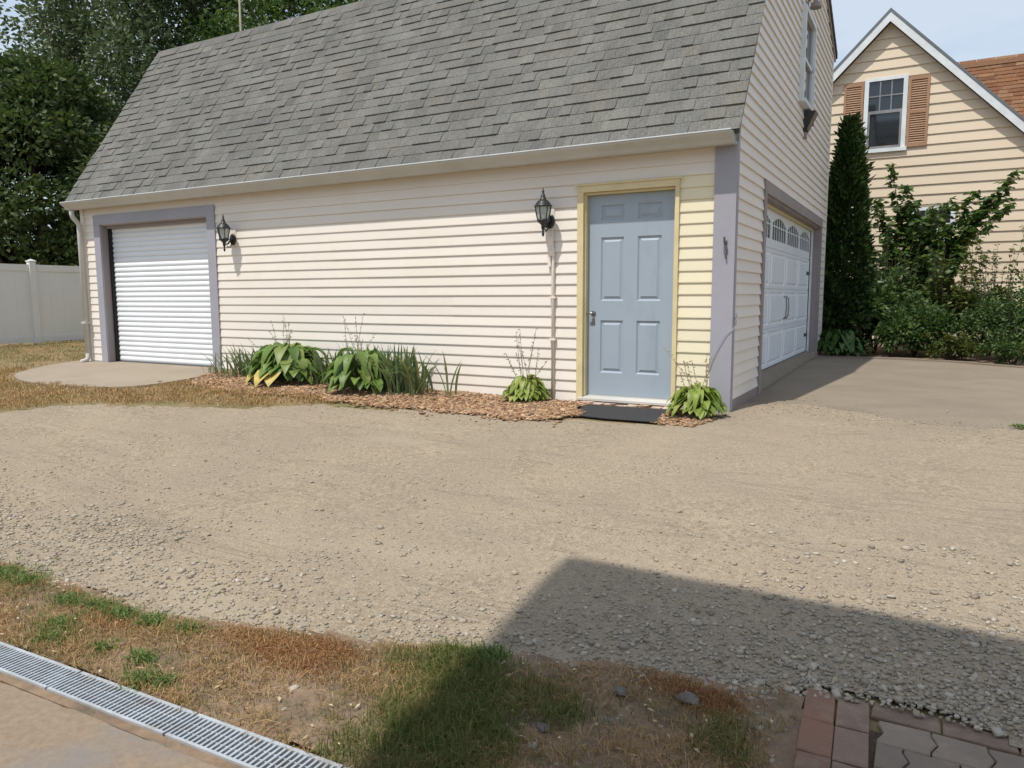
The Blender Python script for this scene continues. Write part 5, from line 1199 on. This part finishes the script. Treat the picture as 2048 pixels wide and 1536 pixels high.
n = len(XY); blades('green_grass', XY, rng.uniform(.022, .05, n) * rng.choice([1, 1, 1.5], n), rng.uniform(.0018, .0038, n), M['grass'], lean=.9, label='green grass patch crossing the verge to the gravel')
tuf = [(-2.35, -5.23, .10), (-2.15, -5.22, .08), (-1.72, -5.27, .07), (-1.55, -5.24, .06), (-1.38, -5.24, .06), (-1.2, -5.22, .06), (-1.50, -5.43, .075), (-1.42, -5.53, .045), (-1.14, -5.47, .03), (-.93, -5.45, .045), (-.78, -5.56, .05), (-.70, -5.52, .03), (.24, -4.80, .05), (.19, -4.83, .06), (-1.0, -5.20, .04), (-2.6, -5.3, .1), (2.34, .22, .05)]
XYs = np.concatenate([np.array([tx, ty]) + rng.standard_t(3, size=(int(4200 * r_), 2)) * r_ * np.array([.58, .36]) for tx, ty, r_ in tuf])
n = len(XYs); blades('weed_tufts', XYs, rng.uniform(.012, .045, n), rng.uniform(.0025, .0075, n), M['weed'], lean=1.3, label='bright green weed tufts dotted along the verge')
XY = np.concatenate([np.array([tx, ty]) + rng.normal(size=(int(k_), 2)) * np.array([sx_, sy_]) for tx, ty, sx_, sy_, k_ in ((-.62, -5.14, .15, .045, 3600), (-.38, -5.06, .10, .04, 2600), (-.42, -5.17, .10, .04, 1700), (.95, -4.70, .08, .03, 1100), (1.06, -4.74, .06, .04, 800), (-1.35, -5.3, .12, .04, 700))])
n = len(XY); blades('rusty_grass', XY, rng.uniform(.008, .026, n), rng.uniform(.0015, .004, n), M['rust'], lean=1.1, label='rust-red dried ground cover at the gravel edge')
# lawn by the fence and the dry strip in front of pad and mulch
LAWN = [(-18, -3.6), (-9, -3.25), (-7.05, -2.82), (-6.75, -2.47), (-5.95, -2.12), (-4.6, -1.72), (-3.9, -1.27), (-3.6, -1.1), (-4.77, -1.0), (-5.6, -1.05), (-6.5, -.9), (-6.9, -1.5), (-7.5, -1.65), (-8.7, -1.72), (-9.4, -1.6), (-10.0, -1.28), (-10.3, -.45), (-10.4, .05), (-10.2, 6), (-15.2, 8), (-18, 8)]
XY = scatter(60000, -15.4, -3.5, -3.6, 4.5, lambda x, y: inpoly(x + jag(x, y, .05), y + jag(y, x, .06), LAWN) * np.clip(.35 + .6 * patch(x, y, 1.4), 0, 1))
XY = np.concatenate([XY, scatter(60000, -10.5, -3.4, -3.4, -.9, lambda x, y: inpoly(x + jag(x, y, .05), y - .06 + jag(y, x, .07), LAWN) * np.clip(.3 + .7 * patch(x, y, 2.4), 0, 1))])
n = len(XY); blades('lawn_straw', XY, rng.uniform(.015, .05, n), rng.uniform(.004, .010, n), M['straw'], lean=1.0, label='dry straw grass between the gravel and the garage')
XY = scatter(52000, -15.4, -3.8, -3.6, 4.5, lambda x, y: inpoly(x + jag(x, y, .05), y + jag(y, x, .06), LAWN) * np.clip(.10 + .9 * (patch(x, y, 1.2, 3.0) > .52) * (x < -8.2) + .45 * (patch(x, y, 2.2, .4) > .72), 0, 1) * .8)
n = len(XY); blades('lawn_grass', XY, rng.uniform(.018, .055, n), rng.uniform(.004, .009, n), M['grass'], lean=.8, label='thin green lawn by the fence and concrete pad')
# leaf litter on the verge
M['litter'] = island('leaf_litter', [(0.50, 0.40, 0.24), (0.40, 0.30, 0.16), (0.62, 0.52, 0.36), (0.30, 0.2, 0.11)], rough=.8, spec=.15)
XY = scatter(700, -3.0, 1.3, -5.75, -4.5, lambda x, y: verge(x, y) * .35)
P3 = np.stack([XY[:, 0], XY[:, 1], gz(XY[:, 0], XY[:, 1]) + .022], 1); D3 = unit(len(P3)); D3[:, 2] *= .1
o = mk('leaf_litter', *leafcloud(P3, rng.uniform(.012, .035, len(P3)), rng.uniform(.006, .014, len(P3)), D=D3, up=2.0), M['litter']); tag(o, 'small fallen leaves lying on the verge', kind='stuff')
